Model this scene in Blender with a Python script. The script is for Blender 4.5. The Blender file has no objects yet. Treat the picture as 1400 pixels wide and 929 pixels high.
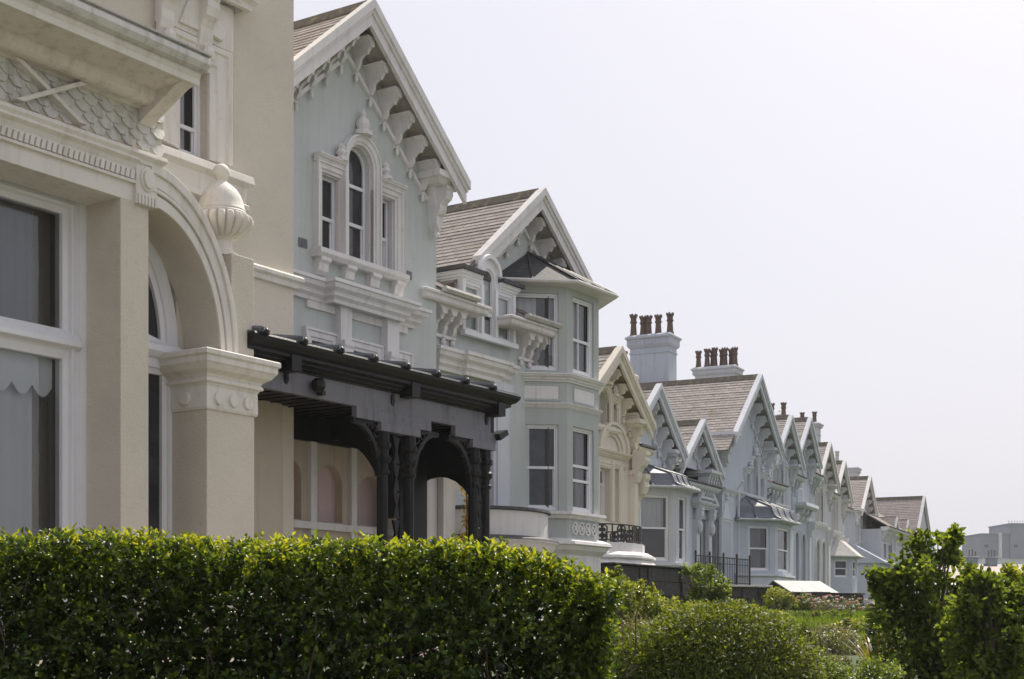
import bpy, bmesh, math, random
import numpy as np
from mathutils import Vector, Matrix
from mathutils.geometry import tessellate_polygon
random.seed(7); RNG = np.random.default_rng(7)
SC = bpy.context.scene
COL = SC.collection
PI = math.pi
FPX, CX, YH = 2040., 700., 865.        # lens in pixels of a 1400 px wide frame, eye axis, eye level

# ------------------------------------------------------------------ materials
def new_mat(name):
    m = bpy.data.materials.new(name); m.use_nodes = True
    nt = m.node_tree; b = nt.nodes['Principled BSDF']
    return m, nt, b
def nd(nt, t, **kw):
    n = nt.nodes.new(t)
    for k, v in kw.items():
        if k in n.inputs: n.inputs[k].default_value = v
        else: setattr(n, k, v)
    return n
def noise(nt, scale, detail=4, rough=.55, vec=None):
    n = nd(nt, 'ShaderNodeTexNoise', Scale=scale, Detail=detail, Roughness=rough)
    if vec is not None: nt.links.new(vec, n.inputs['Vector'])
    return n
def objco(nt): return nd(nt, 'ShaderNodeTexCoord').outputs['Object']
def ramp(nt, fac, stops):
    r = nd(nt, 'ShaderNodeValToRGB'); e = r.color_ramp.elements
    while len(e) < len(stops): e.new(.5)
    for k, (p, c) in enumerate(stops): e[k].position = p; e[k].color = (*c, 1) if len(c) == 3 else c
    nt.links.new(fac, r.inputs[0]); return r
def mixc(nt, fac, a, b, bt='MIX'):
    m = nd(nt, 'ShaderNodeMix'); m.data_type = 'RGBA'; m.blend_type = bt
    for s, i in ((fac, 0), (a, 6), (b, 7)):
        if hasattr(s, 'links') or hasattr(s, 'is_linked'): nt.links.new(s, m.inputs[i])
        elif isinstance(s, (int, float)): m.inputs[i].default_value = s
        else: m.inputs[i].default_value = (*s, 1)
    return m.outputs[2]
def bump(nt, b, h, strength, dist=.02):
    n = nd(nt, 'ShaderNodeBump', Strength=strength, Distance=dist)
    nt.links.new(h, n.inputs['Height']); nt.links.new(n.outputs[0], b.inputs['Normal'])
def painted(name, col, dirt=(.30, .27, .22), amount=.5, grain=60., bmp=.35, rough=.75, streak=True, dist=.012):
    """render or painted stucco: grain, cloudy fading, rain streaks"""
    m, nt, b = new_mat(name); o = objco(nt)
    big = noise(nt, .55, 5, .6, o)
    c = mixc(nt, ramp(nt, big.outputs['Fac'], [(.3, (0, 0, 0)), (.72, (1, 1, 1))]).outputs[0],
             tuple(x*.90 for x in col), tuple(min(.86, x*1.06) for x in col))
    if streak:
        mp = nd(nt, 'ShaderNodeMapping'); mp.inputs['Scale'].default_value = (7., 7., .5); nt.links.new(o, mp.inputs[0])
        st = noise(nt, 1., 5, .62, mp.outputs[0])
        f = ramp(nt, st.outputs['Fac'], [(.50, (0, 0, 0)), (.74, (amount, amount, amount))])
        c = mixc(nt, f.outputs[0], c, dirt)
    sp = noise(nt, 5.5, 7, .75, o)
    f2 = ramp(nt, sp.outputs['Fac'], [(.57, (0, 0, 0)), (.70, (amount*.75,)*3)])
    c = mixc(nt, f2.outputs[0], c, dirt)
    nt.links.new(c, b.inputs['Base Color']); b.inputs['Roughness'].default_value = rough
    g = noise(nt, grain, 3, .7, o)
    bump(nt, b, g.outputs['Fac'], bmp, dist)
    return m
M = {}
M['cream'] = painted('cream_render', (.655, .60, .505), (.40, .34, .27), .38, 42, .9, dist=.022, streak=False)
M['cream_trim'] = painted('cream_trim_paint', (.72, .685, .625), (.42, .37, .30), .5, 25, .2)
M['green'] = painted('pale_green_render', (.50, .53, .515), (.37, .39, .375), .5, 30, .45, dist=.015)
M['white'] = painted('white_trim_paint', (.70, .68, .67), (.42, .39, .36), .5, 25, .2)
M['sage'] = painted('sage_bay_render', (.42, .45, .43), (.30, .33, .30), .4, 30, .3)
M['ochre'] = painted('cream_yellow_render', (.675, .615, .515), (.45, .39, .30), .4, 30, .4)
M['ochre_sof'] = painted('flaking_ochre_soffit', (.62, .52, .33), (.62, .60, .55), .9, 25, .4)
M['ice'] = painted('ice_blue_render', (.53, .56, .615), (.40, .42, .46), .4, 30, .35)
M['blue'] = painted('pale_blue_render', (.47, .505, .57), (.35, .38, .42), .45, 30, .35)
M['blue2'] = painted('dusty_blue_render', (.43, .465, .53), (.32, .35, .39), .5, 30, .35)
M['greyw'] = painted('grey_white_render', (.50, .51, .545), (.37, .375, .39), .5, 30, .35)
M['bluetrim'] = painted('blue_white_trim', (.58, .60, .64), (.39, .40, .43), .45, 25, .2)
M['joinery'] = painted('white_joinery', (.74, .74, .76), (.5, .48, .45), .25, 15, .08, .45)
M['soffit'] = painted('soffit_paint', (.70, .645, .59), (.36, .31, .26), .6, 25, .3)
M['stack'] = painted('chimney_render', (.45, .48, .545), (.30, .32, .36), .55, 25, .5)
M['mauve'] = painted('grey_mauve_timber', (.165, .16, .178), (.045, .043, .045), .8, 40, .5, .6)
M['black'] = painted('black_timber_paint', (.008, .008, .009), (.026, .024, .022), .3, 40, .35, .42)
for _k in ('black',): M[_k].node_tree.nodes['Principled BSDF'].inputs['Specular IOR Level'].default_value = .25
M['iron'] = painted('black_iron_paint', (.016, .016, .018), (.05, .035, .03), .5, 30, .3, .5)
M['pink'] = painted('pink_blind', (.55, .42, .42), (.45, .33, .33), .2, 20, .1)
M['tan'] = painted('tan_timber_paint', (.50, .43, .34), (.33, .26, .18), .5, 20, .2)
M['stone'] = painted('dark_boundary_stone', (.055, .05, .045), (.04, .04, .035), .8, 9, 1., dist=.05)
M['coping'] = painted('pale_coping_stone', (.50, .48, .45), (.25, .24, .2), .7, 20, .5)
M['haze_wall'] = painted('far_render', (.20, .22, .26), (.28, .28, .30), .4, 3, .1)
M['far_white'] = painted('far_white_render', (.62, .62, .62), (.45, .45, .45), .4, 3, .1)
M['glassroof'] = painted('glasshouse_panel', (.46, .46, .45), (.3, .3, .28), .6, 12, .1)
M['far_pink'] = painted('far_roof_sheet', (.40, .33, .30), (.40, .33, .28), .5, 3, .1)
M['clay'] = painted('chimney_pot_clay', (.13, .085, .065), (.04, .035, .03), .9, 12, .5, .8)
M['clay2'] = painted('orange_pot_clay', (.42, .20, .11), (.2, .12, .09), .6, 12, .4, .8)
M['lichen'] = painted('lichened_ridge', (.10, .085, .07), (.25, .21, .10), .8, 12, .8, .9)
M['bark'] = painted('bark', (.10, .075, .055), (.04, .03, .025), .8, 30, .8, .9)
M['curtain'] = painted('net_curtain', (.62, .62, .66), (.5, .5, .5), .2, 20, .05)
M['curtain_dark'] = painted('grey_curtain', (.26, .26, .30), (.2, .2, .22), .3, 20, .05)
M['blind'] = painted('pale_blind', (.74, .76, .76), (.6, .6, .6), .2, 20, .05)
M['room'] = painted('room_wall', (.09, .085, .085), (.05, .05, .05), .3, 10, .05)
M['gold'] = painted('yellow_flower', (.55, .40, .03), (.3, .25, .02), .5, 20, .1)
M['white_fl'] = painted('white_petals', (.75, .70, .66), (.6, .5, .45), .3, 20, .1)
M['pink_fl'] = painted('peach_petals', (.60, .30, .22), (.5, .25, .2), .3, 20, .1)
M['red'] = painted('weathered_red_paint', (.30, .05, .05), (.2, .06, .05), .4, 20, .1)
M['bird'] = painted('gull_feathers', (.5, .5, .5), (.2, .2, .2), .5, 20, .1)

def m_glass():
    m, nt, b = new_mat('window_glass')
    o = objco(nt); n = noise(nt, 1.1, 2, .5, o)
    r = ramp(nt, noise(nt, 3., 4, .6, o).outputs['Fac'], [(.35, (.022, .023, .027)), (.7, (.05, .051, .056))])
    nt.links.new(r.outputs[0], b.inputs['Base Color'])
    b.inputs['Roughness'].default_value = .05; b.inputs['Specular IOR Level'].default_value = .6
    bump(nt, b, n.outputs['Fac'], .12, .05); return m
M['glass'] = m_glass()
def m_clear():
    m = bpy.data.materials.new('clear_pane'); m.use_nodes = True; nt = m.node_tree
    nt.nodes.remove(nt.nodes['Principled BSDF'])
    out = nt.nodes['Material Output']
    t = nd(nt, 'ShaderNodeBsdfTransparent'); t.inputs[0].default_value = (.86, .88, .88, 1)
    g = nd(nt, 'ShaderNodeBsdfGlossy'); g.inputs['Roughness'].default_value = .03
    f = nd(nt, 'ShaderNodeFresnel'); f.inputs[0].default_value = 1.5
    mx = nd(nt, 'ShaderNodeMixShader')
    n = noise(nt, 1., 2, .5, objco(nt)); bp = nd(nt, 'ShaderNodeBump', Strength=.1, Distance=.05)
    nt.links.new(n.outputs['Fac'], bp.inputs['Height']); nt.links.new(bp.outputs[0], g.inputs['Normal'])
    ad = nd(nt, 'ShaderNodeMath'); ad.operation = 'MULTIPLY_ADD'; ad.inputs[1].default_value = 1.0; ad.inputs[2].default_value = .05
    nt.links.new(f.outputs[0], ad.inputs[0]); nt.links.new(ad.outputs[0], mx.inputs[0])
    nt.links.new(t.outputs[0], mx.inputs[1]); nt.links.new(g.outputs[0], mx.inputs[2])
    nt.links.new(mx.outputs[0], out.inputs[0]); return m
M['clear'] = m_clear()
def m_slate(name, a, b_, c_, moss):
    m, nt, b = new_mat(name)
    uv = nd(nt, 'ShaderNodeUVMap').outputs[0]
    br = nd(nt, 'ShaderNodeTexBrick', Scale=1.0); br.offset = .5
    br.inputs['Brick Width'].default_value = .27; br.inputs['Row Height'].default_value = .17
    br.inputs['Mortar Size'].default_value = .007; br.inputs['Bias'].default_value = 0
    br.inputs['Color1'].default_value = (*a, 1); br.inputs['Color2'].default_value = (*b_, 1); br.inputs['Mortar'].default_value = (.035, .03, .028, 1)
    nt.links.new(uv, br.inputs['Vector'])
    o = objco(nt)
    c = mixc(nt, ramp(nt, noise(nt, 2.2, 6, .7, o).outputs['Fac'], [(.38, (0, 0, 0)), (.66, (.85, .85, .85))]).outputs[0], br.outputs['Color'], c_)
    c = mixc(nt, ramp(nt, noise(nt, 1.3, 8, .75, o).outputs['Fac'], [(.56, (0, 0, 0)), (.66, (.75, .75, .75))]).outputs[0], c, moss)
    c = mixc(nt, ramp(nt, noise(nt, 14, 3, .7, o).outputs['Fac'], [(.35, (.72, .72, .72)), (.7, (1.1, 1.1, 1.1))]).outputs[0], (0, 0, 0), c) if False else c
    nt.links.new(c, b.inputs['Base Color']); b.inputs['Roughness'].default_value = .78
    n = noise(nt, 18, 4, .7, o)
    mx = nd(nt, 'ShaderNodeMath'); mx.operation = 'MULTIPLY_ADD'; mx.inputs[1].default_value = .35
    nt.links.new(n.outputs['Fac'], mx.inputs[0]); nt.links.new(br.outputs['Fac'], mx.inputs[2])
    iv = nd(nt, 'ShaderNodeMath'); iv.operation = 'SUBTRACT'; iv.inputs[0].default_value = 1.; nt.links.new(mx.outputs[0], iv.inputs[1])
    bump(nt, b, iv.outputs[0], .6, .02)
    return m
M['slate'] = m_slate('weathered_slate', (.20, .178, .162), (.35, .31, .28), (.275, .245, .225), (.13, .10, .06))
M['slate2'] = m_slate('brown_slate', (.25, .205, .185), (.33, .28, .255), (.29, .25, .235), (.10, .08, .05))
def m_lead():
    m, nt, b = new_mat('sheet_lead'); o = objco(nt)
    r = ramp(nt, noise(nt, 2.2, 6, .7, o).outputs['Fac'], [(.3, (.08, .088, .105)), (.55, (.13, .14, .165)), (.75, (.20, .21, .235))])
    nt.links.new(r.outputs[0], b.inputs['Base Color']); b.inputs['Roughness'].default_value = .55; b.inputs['Metallic'].default_value = .0
    bump(nt, b, noise(nt, 6, 3, .6, o).outputs['Fac'], .25, .02); return m
M['lead'] = m_lead()
M['leadd'] = painted('dark_felt', (.045, .045, .05), (.14, .12, .09), .7, 14, .5, .6)
def m_leaf(name, stops, trans=.45, rough=.32, spec=.5):
    m = bpy.data.materials.new(name); m.use_nodes = True; nt = m.node_tree; b = nt.nodes['Principled BSDF']; out = nt.nodes['Material Output']
    at = nd(nt, 'ShaderNodeAttribute', attribute_name='tone')
    r = ramp(nt, at.outputs['Fac'], stops)
    nt.links.new(r.outputs[0], b.inputs['Base Color']); b.inputs['Roughness'].default_value = rough; b.inputs['Specular IOR Level'].default_value = spec
    tr = nd(nt, 'ShaderNodeBsdfTranslucent'); hs = nd(nt, 'ShaderNodeMix'); hs.data_type = 'RGBA'; hs.blend_type = 'MULTIPLY'; hs.inputs[0].default_value = 1
    nt.links.new(r.outputs[0], hs.inputs[6]); hs.inputs[7].default_value = (2.7, 2.35, .8, 1); nt.links.new(hs.outputs[2], tr.inputs[0])
    mx = nd(nt, 'ShaderNodeMixShader'); mx.inputs[0].default_value = trans
    nt.links.new(b.outputs[0], mx.inputs[1]); nt.links.new(tr.outputs[0], mx.inputs[2]); nt.links.new(mx.outputs[0], out.inputs[0]); return m
M['lf_hedge'] = m_leaf('privet_leaf', [(0, (.014, .028, .008)), (.45, (.036, .064, .013)), (.75, (.10, .145, .02)), (1, (.21, .235, .03))], .48, .38, .4)
M['lf_tree'] = m_leaf('tree_leaf', [(0, (.034, .056, .014)), (.5, (.088, .132, .028)), (1, (.17, .22, .05))], .5, .42, .4)
M['lf_bush'] = m_leaf('bush_leaf', [(0, (.03, .046, .010)), (.5, (.07, .098, .018)), (1, (.14, .165, .03))], .45, .5, .3)
M['lf_yel'] = m_leaf('yellow_leaf', [(0, (.06, .09, .015)), (.5, (.14, .18, .03)), (1, (.26, .28, .05))])
M['lf_grey'] = m_leaf('grey_leaf', [(0, (.05, .06, .035)), (.5, (.13, .14, .085)), (1, (.30, .29, .22))], .3)
M['lf_strap'] = m_leaf('strap_leaf', [(0, (.07, .08, .025)), (.5, (.15, .14, .05)), (1, (.32, .26, .15))], .3)
M['lf_gold'] = m_leaf('gold_leaf', [(0, (.15, .13, .02)), (.5, (.38, .28, .03)), (1, (.55, .42, .05))], .4)
M['lf_dark'] = m_leaf('dark_leaf', [(0, (.010, .018, .007)), (.5, (.022, .038, .010)), (1, (.06, .09, .02))], .35)  # evergreen bush; also the painted shade inside the clipped hedge
M['gravel'] = painted('bounce_gravel', (.27, .23, .185), (.17, .14, .10), .5, 60, 1., .9, streak=False)
M['lf_grass'] = m_leaf('grass_blade', [(0, (.04, .08, .015)), (.5, (.075, .13, .022)), (1, (.13, .18, .04))], .45, .5, .3)
M['soil'] = painted('soil', (.06, .085, .03), (.06, .05, .03), .8, 10, 1., .95, dist=.05, streak=False)
M['soil'].name = 'garden_soil'
M['paving'] = painted('pale_paving', (.34, .315, .28), (.24, .22, .2), .4, 8, .3, streak=False)
def m_scale():
    return painted('scale_stucco', (.62, .605, .57), (.28, .26, .22), .7, 30, .4)
M['scale'] = m_scale()

# ------------------------------------------------------------------ frames and mesh builder
class Fr:
    """a facade plane standing in plan: u along it (away from us), w out of it, v up"""
    def __init__(s, X, Y, th):
        s.X, s.Y, s.th = X, Y, th
        s.d = (math.sin(th), math.cos(th)); s.n = (math.cos(th), -math.sin(th))
    def pt(s, u, w, v):
        return (s.X+u*s.d[0]+w*s.n[0], s.Y+u*s.d[1]+w*s.n[1], v)
    def sub(s, u, w, deg=0):
        p = s.pt(u, w, 0); return Fr(p[0], p[1], s.th+math.radians(deg))
    def P(s, px, py, w=0):
        a = (px-CX)/FPX; b = (YH-py)/FPX
        Y = (w+s.X*s.n[0]+s.Y*s.n[1])/(a*s.n[0]+s.n[1])
        return ((a*Y-s.X)*s.d[0]+(Y-s.Y)*s.d[1], b*Y)
    def U(s, px, w=0): return s.P(px, 500, w)[0]
def facade(px, Y, tan): return Fr((px-CX)/FPX*Y, Y, math.atan(tan))

class MB:
    def __init__(s, fr=None): s.v = []; s.f = []; s.uv = {}; s.fr = fr
    def p(s, u, w, v): s.v.append(s.fr.pt(u, w, v) if s.fr else (u, w, v)); return len(s.v)-1
    def face(s, idx, uv=None):
        if uv: s.uv[len(s.f)] = uv
        s.f.append(tuple(idx))
    def quad(s, pts, uv=None): s.face([s.p(*q) for q in pts], uv)
    def box(s, u0, u1, w0, w1, v0, v1):
        i = [s.p(u, w, v) for v in (v0, v1) for w in (w0, w1) for u in (u0, u1)]
        for q in ((0, 1, 3, 2), (4, 6, 7, 5), (0, 4, 5, 1), (2, 3, 7, 6), (0, 2, 6, 4), (1, 5, 7, 3)): s.face([i[k] for k in q])
    def prism_u(s, poly, u0, u1):                      # poly in (w,v)
        a = [s.p(u0, w, v) for w, v in poly]; b = [s.p(u1, w, v) for w, v in poly]; s._skin(a, b, poly)
    def prism_w(s, poly, w0, w1):                      # poly in (u,v)
        a = [s.p(u, w0, v) for u, v in poly]; b = [s.p(u, w1, v) for u, v in poly]; s._skin(a, b, poly)
    def prism_v(s, poly, v0, v1):                      # poly in (u,w)
        a = [s.p(u, w, v0) for u, w in poly]; b = [s.p(u, w, v1) for u, w in poly]; s._skin(a, b, poly)
    def _skin(s, a, b, poly):
        n = len(a)
        for k in range(n): s.face((a[k], a[(k+1) % n], b[(k+1) % n], b[k]))
        for t in tessellate_polygon([[Vector((x, y, 0)) for x, y in poly]]):
            s.face([a[q] for q in t]); s.face([b[q] for q in reversed(t)])
    def rings(s, R, closed=False, caps=True, poly=None):
        m = len(R[0]); n = len(R)
        for i in range(n if closed else n-1):
            A, B = R[i], R[(i+1) % n]
            for k in range(m): s.face((A[k], A[(k+1) % m], B[(k+1) % m], B[k]))
        if caps and not closed:
            T = tessellate_polygon([[Vector((x, y, 0)) for x, y in poly]]) if poly else None
            for r in (R[0], R[-1]):
                if T:
                    for t in T: s.face([r[q] for q in t])
                else: s.face(r)
    @staticmethod
    def offs(path, closed):
        n = len(path); out = []
        for i in range(n):
            def nrm(a, b):
                dx, dy = b[0]-a[0], b[1]-a[1]; L = math.hypot(dx, dy) or 1e-9; return (-dy/L, dx/L)
            if closed: n1, n2 = nrm(path[i-1], path[i]), nrm(path[i], path[(i+1) % n])
            else:
                n1 = nrm(path[max(i-1, 0)], path[max(i, 1)]); n2 = nrm(path[min(i, n-2)], path[min(i+1, n-1)])
            mx, my = n1[0]+n2[0], n1[1]+n2[1]; L2 = (mx*mx+my*my) or 1e-9
            k = min(2/L2, 4.)
            out.append((mx*k, my*k))
        return out
    def psweep(s, path, prof, closed=False):           # path (u,w) in plan, prof (out,v)
        O = s.offs(path, closed)
        s.rings([[s.p(a+o*ox, b+o*oy, v) for o, v in prof] for (a, b), (ox, oy) in zip(path, O)], closed, True, prof)
    def esweep(s, path, prof, closed=False):           # path (u,v) in elevation, prof (off,w)
        O = s.offs(path, closed)
        s.rings([[s.p(a+o*ox, w, b+o*oy) for o, w in prof] for (a, b), (ox, oy) in zip(path, O)], closed, True, prof)
    def lathe(s, u, w, prof, n=16, flute=0, v0=0):
        R = []
        for r, v in prof:
            R.append([s.p(u+r*(1-flute*(.5+.5*math.cos(8*2*PI*k/n)))*math.cos(2*PI*k/n), w+r*(1-flute*(.5+.5*math.cos(8*2*PI*k/n)))*math.sin(2*PI*k/n), v0+v) for k in range(n)])
        s.rings(R)
    def tube(s, pts, r, n=6, r1=None):                 # pts in the builder's own space
        P_ = [Vector(q) for q in pts]; R = []
        for i, q in enumerate(P_):
            t = (P_[min(i+1, len(P_)-1)]-P_[max(i-1, 0)]).normalized()
            a = t.orthogonal().normalized(); b = t.cross(a)
            rr = r if r1 is None else r+(r1-r)*i/(len(P_)-1)
            R.append([s.p(*(q+a*(rr*math.cos(2*PI*k/n))+b*(rr*math.sin(2*PI*k/n)))) for k in range(n)])
        s.rings(R)
    def build(s, name, mat, parent=None, smooth=False, bevel=0, recalc=True, loc=None):
        me = bpy.data.meshes.new(name)
        vs = s.v
        root = parent
        while root is not None and root.parent is not None: root = root.parent
        if root is not None:
            inv = root.matrix_basis.inverted(); vs = [tuple(inv @ Vector(q)) for q in vs]
        elif loc is not None: vs = [(x-loc[0], y-loc[1], z-loc[2]) for x, y, z in vs]
        me.from_pydata(vs, [], s.f)
        if s.uv:
            L = me.uv_layers.new(name='UVMap')
            for p in me.polygons:
                if p.index in s.uv:
                    for k, li in enumerate(p.loop_indices): L.data[li].uv = s.uv[p.index][k]
        if recalc:
            bm = bmesh.new(); bm.from_mesh(me); bmesh.ops.recalc_face_normals(bm, faces=bm.faces[:]); bm.to_mesh(me); bm.free()
        if smooth:
            for p in me.polygons: p.use_smooth = True
            me.set_sharp_from_angle(angle=math.radians(40))
        me.materials.append(M[mat])
        o = bpy.data.objects.new(name, me); COL.objects.link(o)
        if parent is not None: o.parent = parent
        elif loc is not None: o.location = loc
        if bevel:
            b = o.modifiers.new('edge', 'BEVEL'); b.width = bevel; b.segments = 2; b.limit_method = 'ANGLE'; b.angle_limit = math.radians(50)
        return o
def tag(o, label, cat, group=None):
    o['label'] = label; o['category'] = cat
    if group: o['group'] = group
    return o
def thing(name, label, cat, fr, u=0, w=0, z=0, group=None):
    e = bpy.data.objects.new(name, None); COL.objects.link(e); e.empty_display_size = .3
    e.matrix_basis = Matrix.Translation(fr.pt(u, w, z)) @ Matrix.Rotation(math.atan2(fr.d[1], fr.d[0]), 4, 'Z')
    return tag(e, label, cat, group)
def box(fr, name, mat, par, *a, bevel=0):
    b = MB(fr); b.box(*a); return b.build(name, mat, par, bevel=bevel)

# ------------------------------------------------------------------ building pieces
def rect(u0, u1, v0, v1): return [(u0, v0), (u1, v0), (u1, v1), (u0, v1)]
def arch(u0, u1, v0, vt, n=14, point=0.):
    """opening with a round (or slightly pointed) head, counter-clockwise; vt = crown"""
    r = (u1-u0)/2; c = (u0+u1)/2; vs = vt-r*(1+point)
    return [(u0, v0), (u1, v0)]+[(c+r*math.cos(PI*k/n), vs+r*(1+point)*math.sin(PI*k/n)**(1-.25*point)) for k in range(n+1)]
def headpath(loop):
    """open path up the left jamb, over the head and down the right jamb"""
    return [loop[0]]+loop[:1:-1]+[loop[1]]
def wall(fr, name, mat, par, outline, holes=(), w=0., reveal=.22, back=6., sides=True):
    b = MB(fr)
    loops = [[Vector((u, v, 0)) for u, v in outline]]+[[Vector((u, v, 0)) for u, v in h] for h in holes]
    flat = [q for l in loops for q in l]; idx = [b.p(q.x, w, q.y) for q in flat]
    for t in tessellate_polygon(loops): b.face([idx[k] for k in t])
    k0 = len(outline)
    for h in holes:
        n = len(h); bi = [b.p(u, w-reveal, v) for u, v in h]
        for k in range(n): b.face((idx[k0+k], idx[k0+(k+1) % n], bi[(k+1) % n], bi[k]))
        k0 += n
    if sides:
        n = len(outline); bi = [b.p(u, w-back, v) for u, v in outline]
        for k in range(n): b.face((idx[k], bi[k], bi[(k+1) % n], idx[(k+1) % n]))
        b.face(bi)
    return b.build(name, mat, par, recalc=False)
def window(fr, par, loop, w, fw=.07, rails=(), bars=(), mat='joinery', glass='glass', curtain=None, name='window', th=.06, low=None):
    """sash window filling loop; front of the frame at w. rails: heights of horizontal bars, bars: u of upright bars"""
    b = MB(fr)
    b.esweep(loop, [(-.01, w), (fw*.55, w), (fw*.6, w-.02), (fw, w-.025), (fw, w-th), (-.01, w-th)], True)
    us = [q[0] for q in loop]; u0, u1 = min(us)+fw*.5, max(us)-fw*.5
    vs = [q[1] for q in loop]
    for k, v in enumerate(rails): b.box(u0, u1, w-th, w-.022, v-.028, v+.028)
    for u in bars: b.box(u-.014, u+.014, w-th+.005, w-.03, min(vs)+.02, max(vs)-.02)
    # lower sash: stands a little behind the upper one, with its own stiles
    if rails:
        vr = low if low is not None else rails[0]
        b.box(u0+fw*.3, u0+fw*.3+.04, w-th-.03, w-th+.004, min(vs)+fw*.5, vr); b.box(u1-fw*.3-.04, u1-fw*.3, w-th-.03, w-th+.004, min(vs)+fw*.5, vr)
        b.box(u0+fw*.3, u1-fw*.3, w-th-.03, w-th+.004, min(vs)+fw*.5, min(vs)+fw*.5+.07)
    o = b.build(name, mat, par, bevel=0)
    g = MB(fr); L = [Vector((u, v, 0)) for u, v in loop]; i = [g.p(q.x, w-th-.012, q.y) for q in L]
    for t in tessellate_polygon([L]): g.face([i[k] for k in t])
    g.build('pane', glass, o, recalc=False)
    if curtain:
        for (a0, a1, c0, c1, cm, nm) in curtain:
            c = MB(fr); n = max(4, int((a1-a0)/.03)); pr = None
            for k in range(n+1):
                u = a0+(a1-a0)*k/n; ww = w-th-.14+.025*math.sin(k*1.25+a0*7)
                q = (c.p(u, ww, c0), c.p(u, ww, c1))
                if pr: c.face((pr[0], q[0], q[1], pr[1]))
                pr = q
            c.build(nm, cm, o, smooth=True, recalc=False)
    return o
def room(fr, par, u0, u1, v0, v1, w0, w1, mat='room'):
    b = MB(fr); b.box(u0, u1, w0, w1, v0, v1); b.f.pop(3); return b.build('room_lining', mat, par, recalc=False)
ARCHI = [(0, 0), (0, .05), (.05, .055), (.06, .08), (.15, .085), (.16, .11), (.2, .11), (.21, 0)]
def architrave(fr, par, loop, w, width=.2, proj=.1, mat='white', name='architrave', path=None, bevel=0):
    b = MB(fr); sx, sw = width/.21, proj/.11
    b.esweep(path or headpath(loop), [(o*sx, w-.01+(q*sw if q else 0)) for o, q in ARCHI])
    return b.build(name, mat, par, bevel=bevel)
def corn_prof(v, h, out, back=.02):
    """moulded cornice section hanging below its top edge v"""
    return [(-back, v), (out, v), (out, v-h*.16), (out*.88, v-h*.20), (out*.80, v-h*.38), (out*.52, v-h*.52), (out*.46, v-h*.62), (out*.46, v-h*.70), (out*.22, v-h*.84), (out*.18, v-h), (-back, v-h)]
def cornice(fr, par, path, v, h, out, mat='white', name='cornice', bevel=0):
    b = MB(fr); b.psweep(path, corn_prof(v, h, out)); return b.build(name, mat, par, bevel=bevel)
def sill(fr, par, u0, u1, w, v, h=.12, out=.18, mat='white', name='sill', ends=True):
    path = [(u0, w-.02), (u0, w), (u1, w), (u1, w-.02)] if ends else [(u0, w), (u1, w)]
    b = MB(fr); b.psweep([(u0, w), (u1, w)], [(-.05, v), (out*.9, v-.01), (out, v-.02), (out, v-h*.6), (out*.7, v-h), (-.05, v-h)]); return b.build(name, mat, par)
CONS = [(0, 0), (1, 0), (1, -.10), (.90, -.16), (.93, -.26), (.80, -.40), (.58, -.46), (.42, -.56), (.40, -.70), (.28, -.84), (.12, -.90), (.10, -1), (0, -1)]
def console(b, u, w, v, out, h, wd):
    b.prism_u([(w-.01+o*out if o else w-.01, v+q*h) for o, q in CONS], u-wd/2, u+wd/2)
def bracket(fr, par, u, w, v, out=.48, h=.8, wd=.15, mat='white', flare=True, pendant=True, name='bracket'):
    """carved eaves bracket: flared head under the soffit, S-shaped body, turned drop"""
    b = MB(fr); console(b, u, w, v-.02, out*.8, h, wd*.62)
    if flare:
        b.prism_w([(u-wd*1.3, v), (u+wd*1.3, v), (u+wd*.95, v-.06*h), (u+wd*.6, v-.15*h), (u+wd*.4, v-.30*h), (u-wd*.4, v-.30*h), (u-wd*.6, v-.15*h), (u-wd*.95, v-.06*h)], w-.01, w+out*.80)
        b.prism_w([(u-wd*.42, v-.30*h), (u+wd*.42, v-.30*h), (u+wd*.25, v-.48*h), (u-wd*.25, v-.48*h)], w-.01, w+out*.62)
    if pendant:
        b.lathe(u, w+out*.13, [(.001, v-1.28*h), (wd*.28, v-1.22*h), (wd*.36, v-1.13*h), (wd*.22, v-1.05*h), (wd*.4, v-1.0*h), (wd*.2, v-.95*h)], 8)
    return b.build(name, mat, par)
def slates(b, A, B, C, D, course=.17, lip=.014, u0=0.):
    """stepped slate courses on the quad eave A-B, ridge D-C (world or frame coordinates, A below D)"""
    A, B, C, D = (Vector(q) for q in (A, B, C, D))
    nrm = (B-A).cross(D-A).normalized()
    if nrm.z < 0: nrm = -nrm
    Ls = (D-A).length; n = max(2, int(Ls/course)); wid = (B-A).length
    for k in range(n):
        t0, t1 = k/n, (k+1)/n
        a = A.lerp(D, t0)+nrm*lip; c = B.lerp(C, t0)+nrm*lip; e = B.lerp(C, t1+.12/n)+nrm*.002; g = A.lerp(D, t1+.12/n)+nrm*.002
        v0, v1 = k*course, (k+1)*course
        jl = nrm*random.uniform(-.004, .005); a = a+jl; c = c+nrm*random.uniform(-.004, .005)
        b.quad([a, c, e, g], [(u0, v0+.012), (u0+wid, v0+.012), (u0+wid, v1), (u0, v1)])
        b.quad([A.lerp(D, t0), B.lerp(C, t0), c, a], [(u0, v0+.1), (u0+wid, v0+.1), (u0+wid, v0+.11), (u0, v0+.11)])
def slab(b, A, B, C, D, t):
    A, B, C, D = (Vector(q) for q in (A, B, C, D)); nrm = (B-A).cross(D-A).normalized()
    if nrm.z < 0: nrm = -nrm
    i = [b.p(*q) for q in (A, B, C, D)]; j = [b.p(*(q-nrm*t)) for q in (A, B, C, D)]
    b.face(i); b.face(j[::-1])
    for k in range(4): b.face((i[k], j[k], j[(k+1) % 4], i[(k+1) % 4]))
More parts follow.
